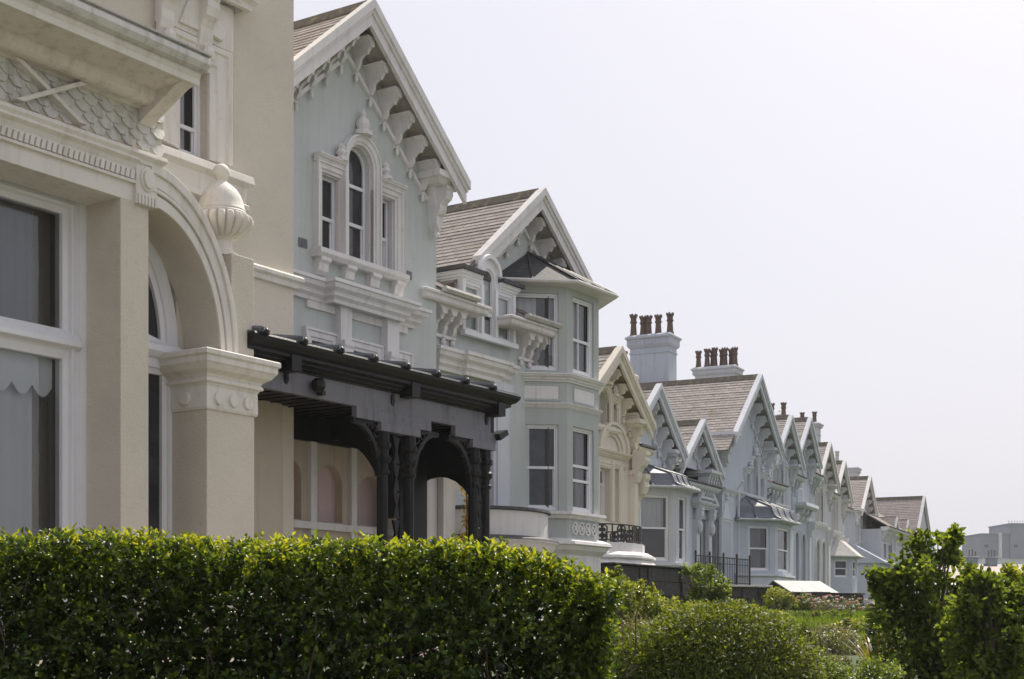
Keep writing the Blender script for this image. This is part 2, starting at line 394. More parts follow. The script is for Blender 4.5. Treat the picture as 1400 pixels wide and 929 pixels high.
def gable_roof(fr, par, uc, va, hl, hr, slope, wf, wb, over, slate='slate', board='white', soff='soffit', bh=.26, ridge=True, lower_l=0, lower_r=0, rt=.08):
    """pitched roof whose gable end faces out of the wall plane wf; barge boards stand at wf+over"""
    w1 = wf+over
    def line(sg, hw): return (uc+sg*hw, va-slope*hw)
    r = MB(fr)
    for sg, hw, low in ((-1, hl, lower_l), (1, hr, lower_r)):
        ue, ve = line(sg, hw+low)
        A = (ue, w1-.05, ve); B = (ue, wb, ve); C = (uc, wb, va); D = (uc, w1-.05, va)
        slates(r, A, B, C, D, u0=random.random()*3); slab(r, A, B, C, D, .05)
    ro = r.build('roof', slate, par, recalc=False)
    if ridge:
        b = MB(fr); b.prism_w([(uc-.17, va-.17*slope+.035), (uc, va+.10), (uc+.17, va-.17*slope+.035), (uc+.15, va-.2), (uc-.15, va-.2)], wb, w1-.10); b.build('ridge', 'lichen', ro)
    # one barge board per rake
    for sg, hw in ((-1, hl), (1, hr)):
        b = MB(fr); ue, ve = line(sg, hw)
        dv = bh*math.hypot(1, slope)
        def pl(o0, o1, wa, wc, e=0.0):
            b.prism_w([(uc, va+o1), (ue+sg*e, ve+o1-slope*e), (ue+sg*e, ve+o0-slope*e), (uc, va+o0)], wa, wc)
        pl(-dv, .06, w1-.07, w1); pl(-dv*.42, .062, w1+.002, w1+.035); pl(-.07, .085, w1-.12, w1+.075, .03)
        b.build('barge_board', board, par)
    b = MB(fr)                                            # soffit boards under the overhang
    for sg, hw in ((-1, hl), (1, hr)):
        ue, ve = line(sg, hw)
        slab(b, (ue, w1-.072, ve-.075), (ue, wf, ve-.075), (uc, wf, va-.075), (uc, w1-.072, va-.075), .03)
    b.build('soffit', soff, par, recalc=False)
    return ro
def rake_brackets(fr, par, uc, va, hl, hr, slope, wf, over, step=.5, h=.75, start=.28, mat='white', rail=True, wd=.15, soff=.11):
    for sg, hw in ((-1, hl), (1, hr)):
        k = 0
        while start+k*step < hw-.45:
            x = start+k*step; k += 1
            bracket(fr, par, uc+sg*x, wf, va-slope*x-soff-.16, over*.95, h, wd, mat)
    if rail:
        b = MB(fr); o = h*.98+.2
        b.esweep([(uc-hl+.5, va-slope*(hl-.5)-o), (uc, va-o), (uc+hr-.5, va-slope*(hr-.5)-o)], [(-.035, wf-.01), (-.035, wf+.06), (.035, wf+.06), (.035, wf-.01)])
        b.build('rail', mat, par)
def kneeler(fr, par, u0, u1, wf, over, v, mat='white', drop=.75, cons=True, h=.2):
    """boxed eaves end under the foot of a barge board, on a shaped bracket"""
    b = MB(fr)
    b.psweep([(u0, wf-.4), (u0, wf+over*.62), (u1, wf+over*.62), (u1, wf-.4)], [(-.3, v), (.16, v), (.16, v-h*.55), (.10, v-h*.62), (.04, v-h), (-.3, v-h)])
    b.box(u0+.05, u1-.05, wf-.38, wf+over*.55, v-h*.95, v-.02)
    if cons:
        m = (u0+u1)/2; q = (u1-u0)*.42
        b.prism_w([(m-q, v-h), (m+q, v-h), (m+q*.8, v-h-drop*.22), (m+q*.42, v-h-drop*.5), (m+q*.4, v-h-drop*.85), (m, v-h-drop*1.05), (m-q*.4, v-h-drop*.85), (m-q*.42, v-h-drop*.5), (m-q*.8, v-h-drop*.22)], wf-.01, wf+over*.34)
        console(b, m, wf+over*.3, v-h, over*.5, drop*.75, q*.9)
        b.lathe(m, wf+over*.18, [(.001, v-h-drop*1.22), (.06, v-h-drop*1.16), (.07, v-h-drop*1.1), (.04, v-h-drop*1.02), (.04, v-h-drop*.95)], 8)
    return b.build('kneeler', mat, par)
def triple_window(fr, par, L, C, R, w, trim='white', fin=True, tw=.16, rv=.3, glass='glass', sillout=.2, curtain=False, point=0., cor=4):
    """three-light window: two square-headed lights and a taller round-headed one. L,C,R = (u0,u1,v0,vtop)"""
    lp = [rect(*L), arch(*C, point=point), rect(*R)]
    for l, q in zip(lp, (L, C, R)):
        window(fr, par, l, w-rv+.08, .055, rails=(q[2]+(q[3]-q[2])*(.46 if q is not C else .40),) if q is not C else (q[2]+(q[3]-q[2])*.33, q[2]+(q[3]-q[2])*.66), glass=glass)
    b = MB(fr)
    for l in lp: b.esweep(l, [(-.003, w-.004), (.022, w-.004), (.022, w-rv+.09), (-.003, w-rv+.09)], True)
    b.build('reveal_lining', trim, par)
    b = MB(fr); sx, sw = tw/.21, .12/.11
    prof = [(o*sx, w-.01+(q*sw if q else 0)) for o, q in ARCHI]
    b.esweep(headpath(lp[0])[:3] if False else [(L[0], L[2]), (L[0], L[3]), (L[1]+.0, L[3])], prof)
    b.esweep([(R[0], R[3]), (R[1], R[3]), (R[1], R[2])], prof)
    b.esweep(headpath(lp[1]), [(o, q+.02) if q > w else (o, q) for o, q in prof])
    for a, c in ((L[1], C[0]), (C[1], R[0])): b.box(a, c, w-.05, w+.07, L[2], L[3]+.02)
    b.build('architrave', trim, par)
    b = MB(fr)                                             # label mouldings over the side lights
    for q, s0 in ((L, -1), (R, 1)):
        a, c = (q[0]-tw*1.15, q[1]) if s0 < 0 else (q[0], q[1]+tw*1.15)
        b.psweep([(a, w+.05), (c, w+.05)], corn_prof(q[3]+tw+.09, .13, .13))
        b.build('label_mould', trim, par); b = MB(fr)
    if fin:
        b = MB(fr); cu = (C[0]+C[1])/2; vt = C[3]+tw
        b.lathe(cu, w+.1, [(.16, vt-.02), (.17, vt+.05), (.09, vt+.08), (.12, vt+.16), (.10, vt+.24), (.04, vt+.30), (.06, vt+.34), (.015, vt+.42)], 10); b.build('finial', trim, par)
        for q in (L[0]+(L[1]-L[0])*.85, R[0]+(R[1]-R[0])*.3):
            v = L[3]+tw+.09; b = MB(fr)
            b.lathe(q, w+.1, [(.12, v), (.12, v+.05), (.06, v+.08), (.1, v+.14), (.06, v+.2), (.075, v+.24), (.01, v+.30)], 8)
            b.build('finial', trim, par)
    sl = sill(fr, par, L[0]-tw*1.3, R[1]+tw*1.3, w, L[2]+.01, .16, sillout, trim)
    if cor:
        for k in range(cor):
            b = MB(fr); u = L[0]-tw*.2+(R[1]-L[0]+tw*.4)*k/(cor-1)
            b.prism_u([(w-.01, L[2]-.14), (w+sillout*.85, L[2]-.14), (w+sillout*.85, L[2]-.2), (w+.12, L[2]-.24), (w+.10, L[2]-.36), (w+.04, L[2]-.42), (w-.01, L[2]-.42)], u-.12, u+.12)
            b.build('corbel', trim, sl)
def chimney(fr, par, u0, u1, w0, w1, v0, v1, pots, mat='stack', pmat='clay', ph=.75, caph=.35):
    b = MB(fr); b.box(u0, u1, w0, w1, v0, v1)
    path = [(u0, w0), (u0, w1), (u1, w1), (u1, w0)]
    b.psweep(path, [(-.1, v1+.06), (.05, v1+.06), (.16, v1-.02), (.16, v1-.09), (.10, v1-.13), (.10, v1-caph*.8), (.03, v1-caph), (-.1, v1-caph)], True)
    for k in range(int((w1-w0)/.16)):
        b.box(u0-.125, u0-.09, w0+.05+k*.16, w0+.13+k*.16, v1-caph*.75, v1-.16)
    b.psweep(path, [(-.05, v1-.62), (.03, v1-.62), (.03, v1-.68), (-.05, v1-.68)], True)
    o = b.build('chimney', mat, par)
    for k, q in enumerate(pots):
        fu, fw_ = q[0], q[1]; s = q[2] if len(q) > 2 else 1.
        u, w = u0+(u1-u0)*fu, w0+(w1-w0)*fw_
        p = MB(fr); h = ph*s; r = .125
        p.lathe(u, w, [(r*1.25, 0), (r*1.25, h*.10), (r*1.05, h*.13), (r*.82, h*.62), (r*1.1, h*.66), (r*1.12, h*.72), (r*.9, h*.76), (r*.95, h*.90), (r*1.2, h*.93), (r*1.15, h), (r*.8, h), (r*.75, h*.7)], 10, v0=v1+.05)
        for j in range(6):
            a = j*PI/3+k; p.box(u+r*math.cos(a)-.03, u+r*math.cos(a)+.03, w+r*math.sin(a)-.03, w+r*math.sin(a)+.03, v1+.05+h*.98, v1+.05+h*1.07)
        p.build('chimney_pot', pmat if isinstance(pmat, str) else pmat[k % len(pmat)], o)
    return o

# ================================================================== HOUSES
G = facade(482, 25., .657)
# ---- cream house with the arcaded bay (nearest)
def cream_house():
    g = G; W1, WB = .9, 2.2
    h = thing('cream_house', 'big cream rendered house with an arcaded bay and scale-patterned frieze, nearest in the terrace', 'house', g, -8, W1, 0, 'houses of the terrace')
    ur = g.U(401.5, W1)
    # main wall and its upper window
    ou0, ou1 = g.U(243, W1), g.U(283.5, W1); v0, v1 = 6.62, g.P(262, 92, W1)[1]
    hole = rect(ou0, ou1, v0, v1)
    wall(g, 'wall', 'cream', h, [(-16, -1), (ur, -1), (ur, 13), (-16, 13)], [hole], W1, .3, 8)
    window(g, h, hole, W1-.14, .09, (v0+.42,), glass='clear', curtain=[(ou0+.12, ou1-.1, v0+.1, v1-.05, 'curtain', 'curtain')])
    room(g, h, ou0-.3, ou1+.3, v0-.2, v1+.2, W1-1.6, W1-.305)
    architrave(g, h, hole, W1, .40, .13, 'cream_trim', bevel=.008)
    a0, a1 = ou0-.44, ou1+.44
    b = MB(g); vt = v1+.40
    b.box(a0+.02, a1-.02, W1-.01, W1+.10, vt, vt+.62)
    b.prism_w([(a0+.35, vt+.08), (a1-.35, vt+.08), (a1-.5, vt+.42), ((a0+a1)/2, vt+.55), (a0+.5, vt+.42)], W1+.09, W1+.14)
    b.build('frieze_panel', 'cream_trim', h, bevel=.01)
    cornice(g, h, [(a0-.12, W1-.02), (a0-.12, W1+.22), (a1+.12, W1+.22), (a1+.12, W1-.02)], vt+.62+.42, .42, .28, 'cream_trim', 'window_hood', .006)
    b = MB(g)
    for k in range(int((a1-a0)/.07)): b.box(a0+k*.07, a0+k*.07+.04, W1+.02, W1+.30, vt+.66, vt+.73)
    b.build('dentils', 'cream_trim', h)
    for u in (a0+.1, a1-.62):
        b = MB(g); console(b, u, W1+.08, vt+.62, .26, .85, .24); b.lathe(u, W1+.2, [(.01, vt-.35), (.07, vt-.30), (.09, vt-.2), (.05, vt-.12)], 8); b.build('console', 'cream_trim', h, bevel=.01)
    b = MB(g); b.prism_w([(a1-.55, vt+.1), (a1-.3, vt+.06), (a1-.22, vt+.22), (a1-.4, vt+.34), (a1-.5, vt+.3)], W1+.1, W1+.17); b.build('carved_leaf', 'cream_trim', h, bevel=.02)
    # broad window ledge, cream on top, with a slatted vent below
    b = MB(g); sv = g.P(300, 238, W1+.1)[1]
    b.psweep([(a0-.2, W1-.02), (a0-.2, W1+.06), (a1+.02, W1+.06), (a1+.02, W1-.02)], [(-.05, sv+.09), (.20, sv+.05), (.22, sv-.06), (.14, sv-.12), (.12, sv-.34), (.16, sv-.36), (.16, sv-.44), (-.05, sv-.48)]); b.build('window_sill', 'cream_trim', h, bevel=.008)
    box(g, 'vent', 'glass', h, a0+.7, a1-.25, W1-.01, W1+.02, sv-.80, sv-.52)
    # pilaster strip and string course on the plain wall
    sc = g.P(402, 391, W1)[1]
    b = MB(g); b.psweep([(-5.0, W1), (ur, W1), (ur, -.5)], [(-.05, sc+.14), (.10, sc+.13), (.12, sc+.10), (.12, sc+.05), (.07, sc+.02), (.05, sc-.05), (-.05, sc-.06)]); b.build('string_course', 'cream_trim', h, bevel=.006)
    # ---------- bay
    wi = WB-.63
    cu0, cu1 = g.U(165, WB), g.U(203.5, WB); pu0, pu1 = g.U(283, WB), g.U(348, WB); eb = 5.22
    for nm, a in (('column', (cu0, cu1, wi, WB, -1, eb+.02)), ('pier', (pu0, pu1, wi-.1, WB, -1, 2.90))): box(g, nm, 'cream', h, *a, bevel=.012)
    up0 = g.U(317, WB); ut = g.P(318, 346, WB)[1]
    box(g, 'pier_top', 'cream', h, up0, pu1-.004, wi, WB-.004, 3.5, ut, bevel=.012)
    # impost: plain necking with studs, then the moulded capping
    b = MB(g); pth = [(pu0, wi-.1), (pu0, WB), (pu1, WB), (pu1, wi-.1)]
    b.psweep(pth, [(-.1, 3.17), (.03, 3.17), (.035, 2.90), (.02, 2.865), (-.1, 2.865)])
    for k in range(3):
        c = pu0+.16+k*.27; b.prism_w([(c+.075*math.cos(t*PI/6), 3.02+.085*math.sin(t*PI/6)) for t in range(12)], WB+.02, WB+.075)
    c = wi+.28; b.prism_u([(c+.09*math.cos(t*PI/6), 3.02+.085*math.sin(t*PI/6)) for t in range(12)], pu0-.07, pu0)
    b.build('necking', 'cream_trim', h, bevel=.006)
    b = MB(g); b.psweep(pth, [(-.1, 3.60), (.235, 3.60), (.25, 3.585), (.25, 3.53), (.22, 3.51), (.22, 3.44), (.20, 3.42), (.16, 3.36), (.08, 3.31), (.06, 3.27), (.085, 3.25), (.085, 3.215), (.05, 3.20), (.03, 3.165), (-.1, 3.165)])
    b.build('impost', 'cream_trim', h, bevel=.006)
    # quarter arch from the column head down to the impost
    uc, vc = cu1-.02, 3.58
    ao, bo = g.U(319.5, WB)-uc, 5.72-vc; ai, bi = g.U(300, WB)-uc, 5.24-vc
    def ell(k): return [(uc+(ai+(ao-ai)*k)*math.cos(t*PI/56), vc+(bi+(bo-bi)*k)*math.sin(t*PI/56)) for t in range(29)]
    b = MB(g); b.prism_w(ell(0)+ell(1)[::-1], wi+.0, WB); b.build('arch', 'cream', h)
    b = MB(g)
    for k0, k1, ww in ((.0, .30, .035), (.34, .44, .06), (.48, .80, .04), (.80, 1.06, .075)): b.prism_w(ell(k0)+ell(k1)[::-1], WB-.003, WB+ww)
    b.build('arch_moulding', 'cream_trim', h, bevel=.008)
    # entablature
    er = g.U(213, WB)
    b = MB(g); top = 5.83
    b.psweep([(-14, WB-.62), (-14, WB), (er-.33, WB)], [(-.6, top), (.11, top), (.12, top-.05), (.09, top-.09), (.10, top-.12), (.05, top-.16), (.02, top-.22), (.02, top-.37), (.0, top-.375), (.0, eb), (-.6, eb)])
    b.build('entablature', 'cream_trim', h, bevel=.006)
    b = MB(g); vd = top-.35
    for k in range(60):
        u = er-.42-k*.078
        b.prism_w([(u-.035, vd), (u+.02, vd), (u+.035, vd+.11), (u-.01, vd+.11)], WB+.015, WB+.055)
    b.box(-14, er-.36, WB, WB+.045, vd-.045, vd-.012)
    b.build('dentils', 'cream_trim', h)
    kb = MB(g); k0, k1 = er-.36, er-.02
    kb.box(k0, k1, WB-.3, WB+.05, eb-.02, top-.12); kb.psweep([(k0-.03, WB-.3), (k0-.03, WB+.02), (k1, WB+.02), (k1, WB-.3)], [(-.02, top), (.10, top), (.11, top-.05), (.06, top-.10), (.05, top-.14), (-.02, top-.14)])
    for k in range(6): kb.box(k0+.02+k*.053, k0+.055+k*.053, WB+.03, WB+.075, eb-.02, eb+.10)
    kc = (k0+k1)/2; kb.prism_w([(kc+.115*math.cos(t*PI/9), 5.52+.15*math.sin(t*PI/9)) for t in range(18)], WB+.03, WB+.075)
    kb.prism_w([(kc+.085*math.cos(t*PI/9), 5.52+.115*math.sin(t*PI/9)) for t in range(18)], WB+.07, WB+.11)
    kb.build('keystone', 'cream_trim', h, bevel=.008)
    # scale-patterned frieze with crossed straps
    wf = WB-.12; fr_ = g.U(221, wf); fv0, fv1 = top-.02, 6.50
    box(g, 'frieze', 'cream', h, -14, fr_, wi-.2, wf, fv0, fv1)
    b = MB(g); dv, du = .105, .235
    for r in range(10):
        for k in range(24):
            u = fr_-.08-(k+(.5 if r % 2 else 0))*du; v = fv1-.02-r*dv
            if v-dv*1.5 < fv0: continue
            jz = random.uniform(.5, 1.1); P3 = [(-du*.5, 0, .006), (du*.5, 0, .006), (du*.5, -dv*.6, .022*jz), (du*.2, -dv*1.3, .05*jz), (-du*.2, -dv*1.3, .05*jz), (-du*.5, -dv*.6, .022*jz)]
            i = [b.p(u+x*.96, wf+z, v+y) for x, y, z in P3]; j = [b.p(u+x*.96, wf-.01, v+y) for x, y, z in P3]
            b.face(i)
            for q in range(6): b.face((i[q], j[q], j[(q+1) % 6], i[(q+1) % 6]))
    b.build('scale_pattern', 'scale', h)
    xu, xv = g.P(62, 128, wf)
    for s in (1, -1):
        for dx in ((0,) if s > 0 else (0,)):
            b = MB(g); L = .46
            b.prism_w([(xu-L-.06, xv-s*.24), (xu-L+.06, xv-s*.24), (xu+L+.06, xv+s*.24), (xu+L-.06, xv+s*.24)][::1], wf, wf+.13+.012*s); b.build('strap', 'cream_trim', h, bevel=.01)
    # deep cornice: sloping soffit, roll moulding, fascia and gutter, closed by a shaped end bracket
    ce = g.U(269, wf+.80); L_ = 6.60
    PR = [(-1.0, L_+.30), (.80, L_+.30), (.80, L_+.03), (.66, L_), (.33, L_-.03), (.33, L_-.05)]
    PR += [(.19+.13*math.cos(k*PI/8), L_-.06+.12*math.sin(k*PI/8)) for k in range(0, -6, -1)]
    PR += [(.07, L_-.17), (.04, L_-.19), (-.05, L_-.20), (-1.0, L_-.20)]
    b = MB(g); b.psweep([(-14, wf), (ce-.2, wf)], PR); b.build('cornice_soffit', 'soffit', h, bevel=.006)
    b = MB(g); b.prism_u([(wf-.3, L_+.28), (wf+.80, L_+.28), (wf+.80, L_+.02), (wf+.66, L_-.02), (wf+.03, L_-.36), (wf-.3, L_-.36)], ce-.21, ce); b.build('end_bracket', 'soffit', h, bevel=.012)
    b = MB(g); b.psweep([(-14, wf), (ce+.01, wf)], [(.5, L_+.31), (.86, L_+.31), (.86, L_+.10), (.84, L_+.07), (.83, L_-.0), (.795, L_-.0), (.795, L_+.2), (.5, L_+.2)]); b.build('fascia', 'cream_trim', h, bevel=.006)
    b = MB(g); b.psweep([(-14, wf), (ce+.04, wf)], [(.8, L_+.30), (.96, L_+.32), (1.0, L_+.28), (1.0, L_+.22), (.95, L_+.16), (.865, L_+.14), (.865, L_+.25)]); gu = b.build('gutter', 'scale', h, bevel=.008)
    b = MB(g); b.psweep([(-14, wf), (ce+.05, wf)], [(.86, L_+.325), (1.01, L_+.345), (1.01, L_+.325), (.86, L_+.31)]); b.build('lead_edge', 'coping', gu)
    b = MB(g); b.prism_u([(W1, L_+.45), (wf+.8, L_+.30), (wf+.8, L_+.1), (W1, L_+.1)], -14, ce-.1); b.build('bay_roof', 'leadd', h)
    b = MB(g); b.box(-14, ce-.15, W1-.01, wf-.3, 5.6, L_+.2); b.build('bay_top_wall', 'cream', h)
    # bay windows: frame plane
    ww = wi
    wu1 = g.U(117, ww); gl1 = g.U(93, ww); gv1 = g.P(93, 296, ww-.1)[1]
    wt, wb_ = g.P(46, 439, ww)[1], g.P(46, 482, ww)[1]
    box(g, 'bay_wall', 'cream', h, wu1, cu0+.02, wi-.25, wi+.02, -1, eb+.02)
    box(g, 'reveal_head', 'cream', h, -14, cu1, wi-.2, wi+.01, gv1+.30, eb+.02)
    f = MB(g)
    f.esweep([(wu1+.0, .2), (wu1, gv1+.30), (-14, gv1+.30)], [(0, ww-.2), (0, ww+.02), (.09, ww+.02), (.10, ww-.02), (.17, ww-.02), (.18, ww+.012), (.22, ww+.012), (.23, ww-.06), (.30, ww-.06), (.30, ww-.2)])
    f.psweep([(-14, ww-.06), (wu1-.10, ww-.06)], [(-.12, wt-.01), (.0, wt-.01), (.13, wt-.16), (.13, wt-.22), (.05, wt-.25), (.03, wb_+.1), (.0, wb_-.0), (-.12, wb_-.0)])
    win = f.build('bay_window', 'joinery', h, bevel=.006)
    for va, vb in ((wt, gv1+.03), (-.5, wb_)):
        p = MB(g); p.quad([(-14, ww-.12, va-.02), (gl1+.03, ww-.12, va-.02), (gl1+.03, ww-.12, vb), (-14, ww-.12, vb)]); p.build('pane', 'clear', win)
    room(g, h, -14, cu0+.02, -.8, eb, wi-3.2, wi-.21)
    # blind with a scalloped hem, curtains
    w2 = ww-.24
    def scal(u0, u1, vt_, vb, n):
        b = MB(g); q = []
        for k in range(n):
            for t in range(9): q.append((u0+(u1-u0)*(k+t/8)/n, vb-.13*math.sin(PI*t/8)))
        b.prism_w([(u1, vt_), (u0, vt_)]+q, w2-.004, w2); return b
    scal(-9.7, gl1-.04, wb_+.05, g.P(40, 530, w2)[1]+.04, 8).build('blind', 'blind', win)
    def drape(u0, u1, v0_, v1_, w_, mat, amp=.02, nm='curtain'):
        c = MB(g); n = int((u1-u0)/.025); pr = None
        for k in range(n+1):
            u = u0+(u1-u0)*k/n; q = (c.p(u, w_+amp*math.sin(k*.9)+amp*.6*math.sin(k*.37), v0_), c.p(u, w_+amp*math.sin(k*.9), v1_))
            if pr: c.face((pr[0], q[0], q[1], pr[1]))
            pr = q
        return c.build(nm, mat, win, smooth=True, recalc=False)
    drape(-10, g.U(45, w2-.1), -.5, wb_, w2-.12, 'curtain', .006)
    drape(-10, g.U(46, w2-.1), wt, gv1+.1, w2-.12, 'curtain_dark', .012)
    drape(g.U(71, w2-.1), g.U(77, w2-.1), -.5, wb_, w2-.15, 'curtain_dark', .012)
    drape(g.U(84, w2-.1), gl1+.03, -.5, wb_, w2-.1, 'curtain_dark', .01)
    # narrow round-headed light inside the arch
    su1 = g.U(240, wi)+.02; s0 = su1-1.35
    sv = g.P(220, 470, wi)[1]
    up = [(s0, sv), (su1, sv)]+[(su1-1.35+1.35*math.cos(t*PI/28), sv+1.75*math.sin(t*PI/28)) for t in range(15)]
    f = MB(g)
    f.esweep(up, [(-.02, wi+.0), (.16, wi), (.17, wi-.03), (.24, wi-.04), (.24, wi-.12), (-.02, wi-.12)], True)
    sl = rect(s0, su1, -.5, sv-.18)
    f.esweep(sl, [(-.02, wi), (.14, wi), (.15, wi-.03), (.22, wi-.04), (.22, wi-.12), (-.02, wi-.12)], True)
    f.psweep([(s0, wi), (su1, wi)], [(-.1, sv+.02), (.0, sv+.02), (.09, sv-.04), (.09, sv-.12), (.03, sv-.19), (-.1, sv-.19)])
    w_ = f.build('side_window', 'joinery', h, bevel=.006)
    for L in (up, sl):
        p = MB(g); i = [p.p(u, wi-.09, v) for u, v in L]
        for t in tessellate_polygon([[Vector((u, v, 0)) for u, v in L]]): p.face([i[k] for k in t])
        p.build('pane', 'glass', w_, recalc=False)
    b = MB(g); b.prism_w([(su1-.005, -1), (pu0+.3, -1), (pu0+.3, 3.55)]+[q for q in ell(.5) if q[0] < pu0+.3 and q[0] > su1-.005]+[(su1-.005, 4.9)], wi-.4, wi-.004); b.build('arch_backing', 'cream', h)
    # returns of the bay back to the house
    box(g, 'bay_side', 'cream', h, pu0+.25, pu1-.03, W1-.02, wi-.3, -1, 3.5)
    # tan pilaster strip beside the porch
    x0, x1 = g.U(352, W1+.0), ur-.004
    box(g, 'pilaster_strip', 'tan', h, x0-.4, g.U(380, W1), W1-.01, W1+.10, -1, 3.9, bevel=.01)
    # hidden upper storey roof
    b = MB(g); slab(b, (-16, W1+.3, 13), (ur+.2, W1+.3, 13), (ur+.2, -7, 15.5), (-16, -7, 15.5), .1); b.build('main_roof', 'slate', h)
    return ut, (up0+pu1)/2, WB
ut, uu, WB = cream_house()

def urn(u, w, z):
    e = thing('stone_urn', 'cream lidded stone urn with fluted bowl and ball finial on the arcade pier', 'urn', G, u, w, z, None)
    s = 1.0
    b = MB(G); b.lathe(u, w, [(.001, 0), (.205, 0), (.205, .05), (.17, .07), (.145, .11), (.14, .20), (.17, .235), (.19, .25)], 28, v0=z); b.build('foot', 'cream_trim', e, smooth=True)
    b = MB(G)
    R = []
    prof = [(.13, .225), (.20, .245), (.29, .29), (.37, .36), (.415, .43), (.425, .48), (.405, .53), (.36, .55), (.30, .555)]
    n = 240
    for r, v in prof:
        k_ = 1 if .24 < v < .54 else 0
        R.append([b.p(u+(r*(1-.17*k_*(1-abs(math.sin(20*PI*k/n)))**1.6))*math.cos(2*PI*k/n), w+(r*(1-.17*k_*(1-abs(math.sin(20*PI*k/n)))**1.6))*math.sin(2*PI*k/n), z+v) for k in range(n)])
    b.rings(R); b.build('fluted_bowl', 'cream_trim', e, smooth=True)
    b = MB(G); b.lathe(u, w, [(.30, .54), (.335, .55), (.345, .575), (.325, .595), (.315, .60), (.325, .615), (.315, .635), (.305, .65), (.29, .73), (.255, .82), (.20, .90), (.135, .955), (.09, .985), (.07, 1.01)], 36, v0=z); b.build('lid', 'cream_trim', e, smooth=True)
    b = MB(G); b.lathe(u, w, [(.075, .99), (.062, 1.02)]+[(.115*math.sin(k*PI/14), 1.125-.115*math.cos(k*PI/14)) for k in range(3, 14)]+[(.001, 1.24)], 24, v0=z); b.build('ball_finial', 'cream_trim', e, smooth=True)
urn(uu-.10, WB-.30, ut)

# ---- pale green villa: big gable, link with dormer, small gable over a canted bay
def canted(fr, uc, hf, side, proj, wb):
    A, B, C, D = (uc-hf-side, wb), (uc-hf, wb+proj), (uc+hf, wb+proj), (uc+hf+side, wb)
    a = math.degrees(math.atan2(proj, side)); L = math.hypot(proj, side)
    return [A, B, C, D], [fr.sub(*A, a), fr.sub(*B, 0), fr.sub(*C, -a)], [L, 2*hf, L]
SWEPT = [(0, 0), (.10, .05), (.18, .13), (.24, .24), (.28, .37), (.305, .52), (.33, .56), (1, 1)]
def bay_roof(fr, par, path, wb, v, vtop, uc, over=.3, mat='lead', rise=None, rolls=True, bell=None, name='bay_roof', gut='white', topw=.25, toph=.0):
    """hipped (or swept, with bell) lead roof on a canted bay"""
    O = MB.offs(path, False)
    eave = [(a+o*0+ox*over, b_+oy*over) for (a, b_), (ox, oy) in zip(path, O) for o in (0,)]
    eave[0] = (eave[0][0], wb-.05); eave[-1] = (eave[-1][0], wb-.05)
    pf = bell or [(0, 0), (1, 1)]; n = len(pf)-1; b = MB(fr)
    top = [(uc-topw, wb-.02), (uc-topw, wb+toph), (uc+topw, wb+toph), (uc+topw, wb-.02)]
    R = []
    for k in range(n+1):
        t, zz = pf[k]; z = v+(vtop-v)*zz
        R.append([b.p(e[0]+(q[0]-e[0])*t, e[1]+(q[1]-e[1])*t, z) for e, q in zip(eave, top)])
    for i in range(n):
        for k in range(3): b.face((R[i][k], R[i][k+1], R[i+1][k+1], R[i+1][k]))
    b.face(R[-1])
    b.face(R[0])
    o = b.build(name, mat, par, smooth=bool(bell), recalc=True)
    if rolls:
        r = MB(None)
        def P3(k0, k1, s, kk, lift=.02):
            t, zz = pf[kk]
            e0, e1, q0, q1 = eave[k0], eave[k1], top[k0], top[k1]
            e = (e0[0]+(e1[0]-e0[0])*s, e0[1]+(e1[1]-e0[1])*s); q = (q0[0]+(q1[0]-q0[0])*s, q0[1]+(q1[1]-q0[1])*s)
            z = v+(vtop-v)*zz
            return fr.pt(e[0]+(q[0]-e[0])*t, e[1]+(q[1]-e[1])*t, z+lift)
        for k0, k1, ss in ((0, 1, (.5,)), (1, 2, (0, .33, .67, 1)), (2, 3, (.5,))):
            for s in ss: r.tube([P3(k0, k1, s, t) for t in range(n+1)], .024, 5)
        r.build('lead_roll', mat, o, smooth=True)
    g = MB(fr); g.psweep(path, [(-.1, v-.02), (over-.04, v-.02), (over-.04, v+.01), (over+.04, v+.01), (over+.05, v-.02), (over+.02, v-.055), (over-.04, v-.06), (-.1, v-.065)]); g.build('eaves_gutter', gut, par)
    return o
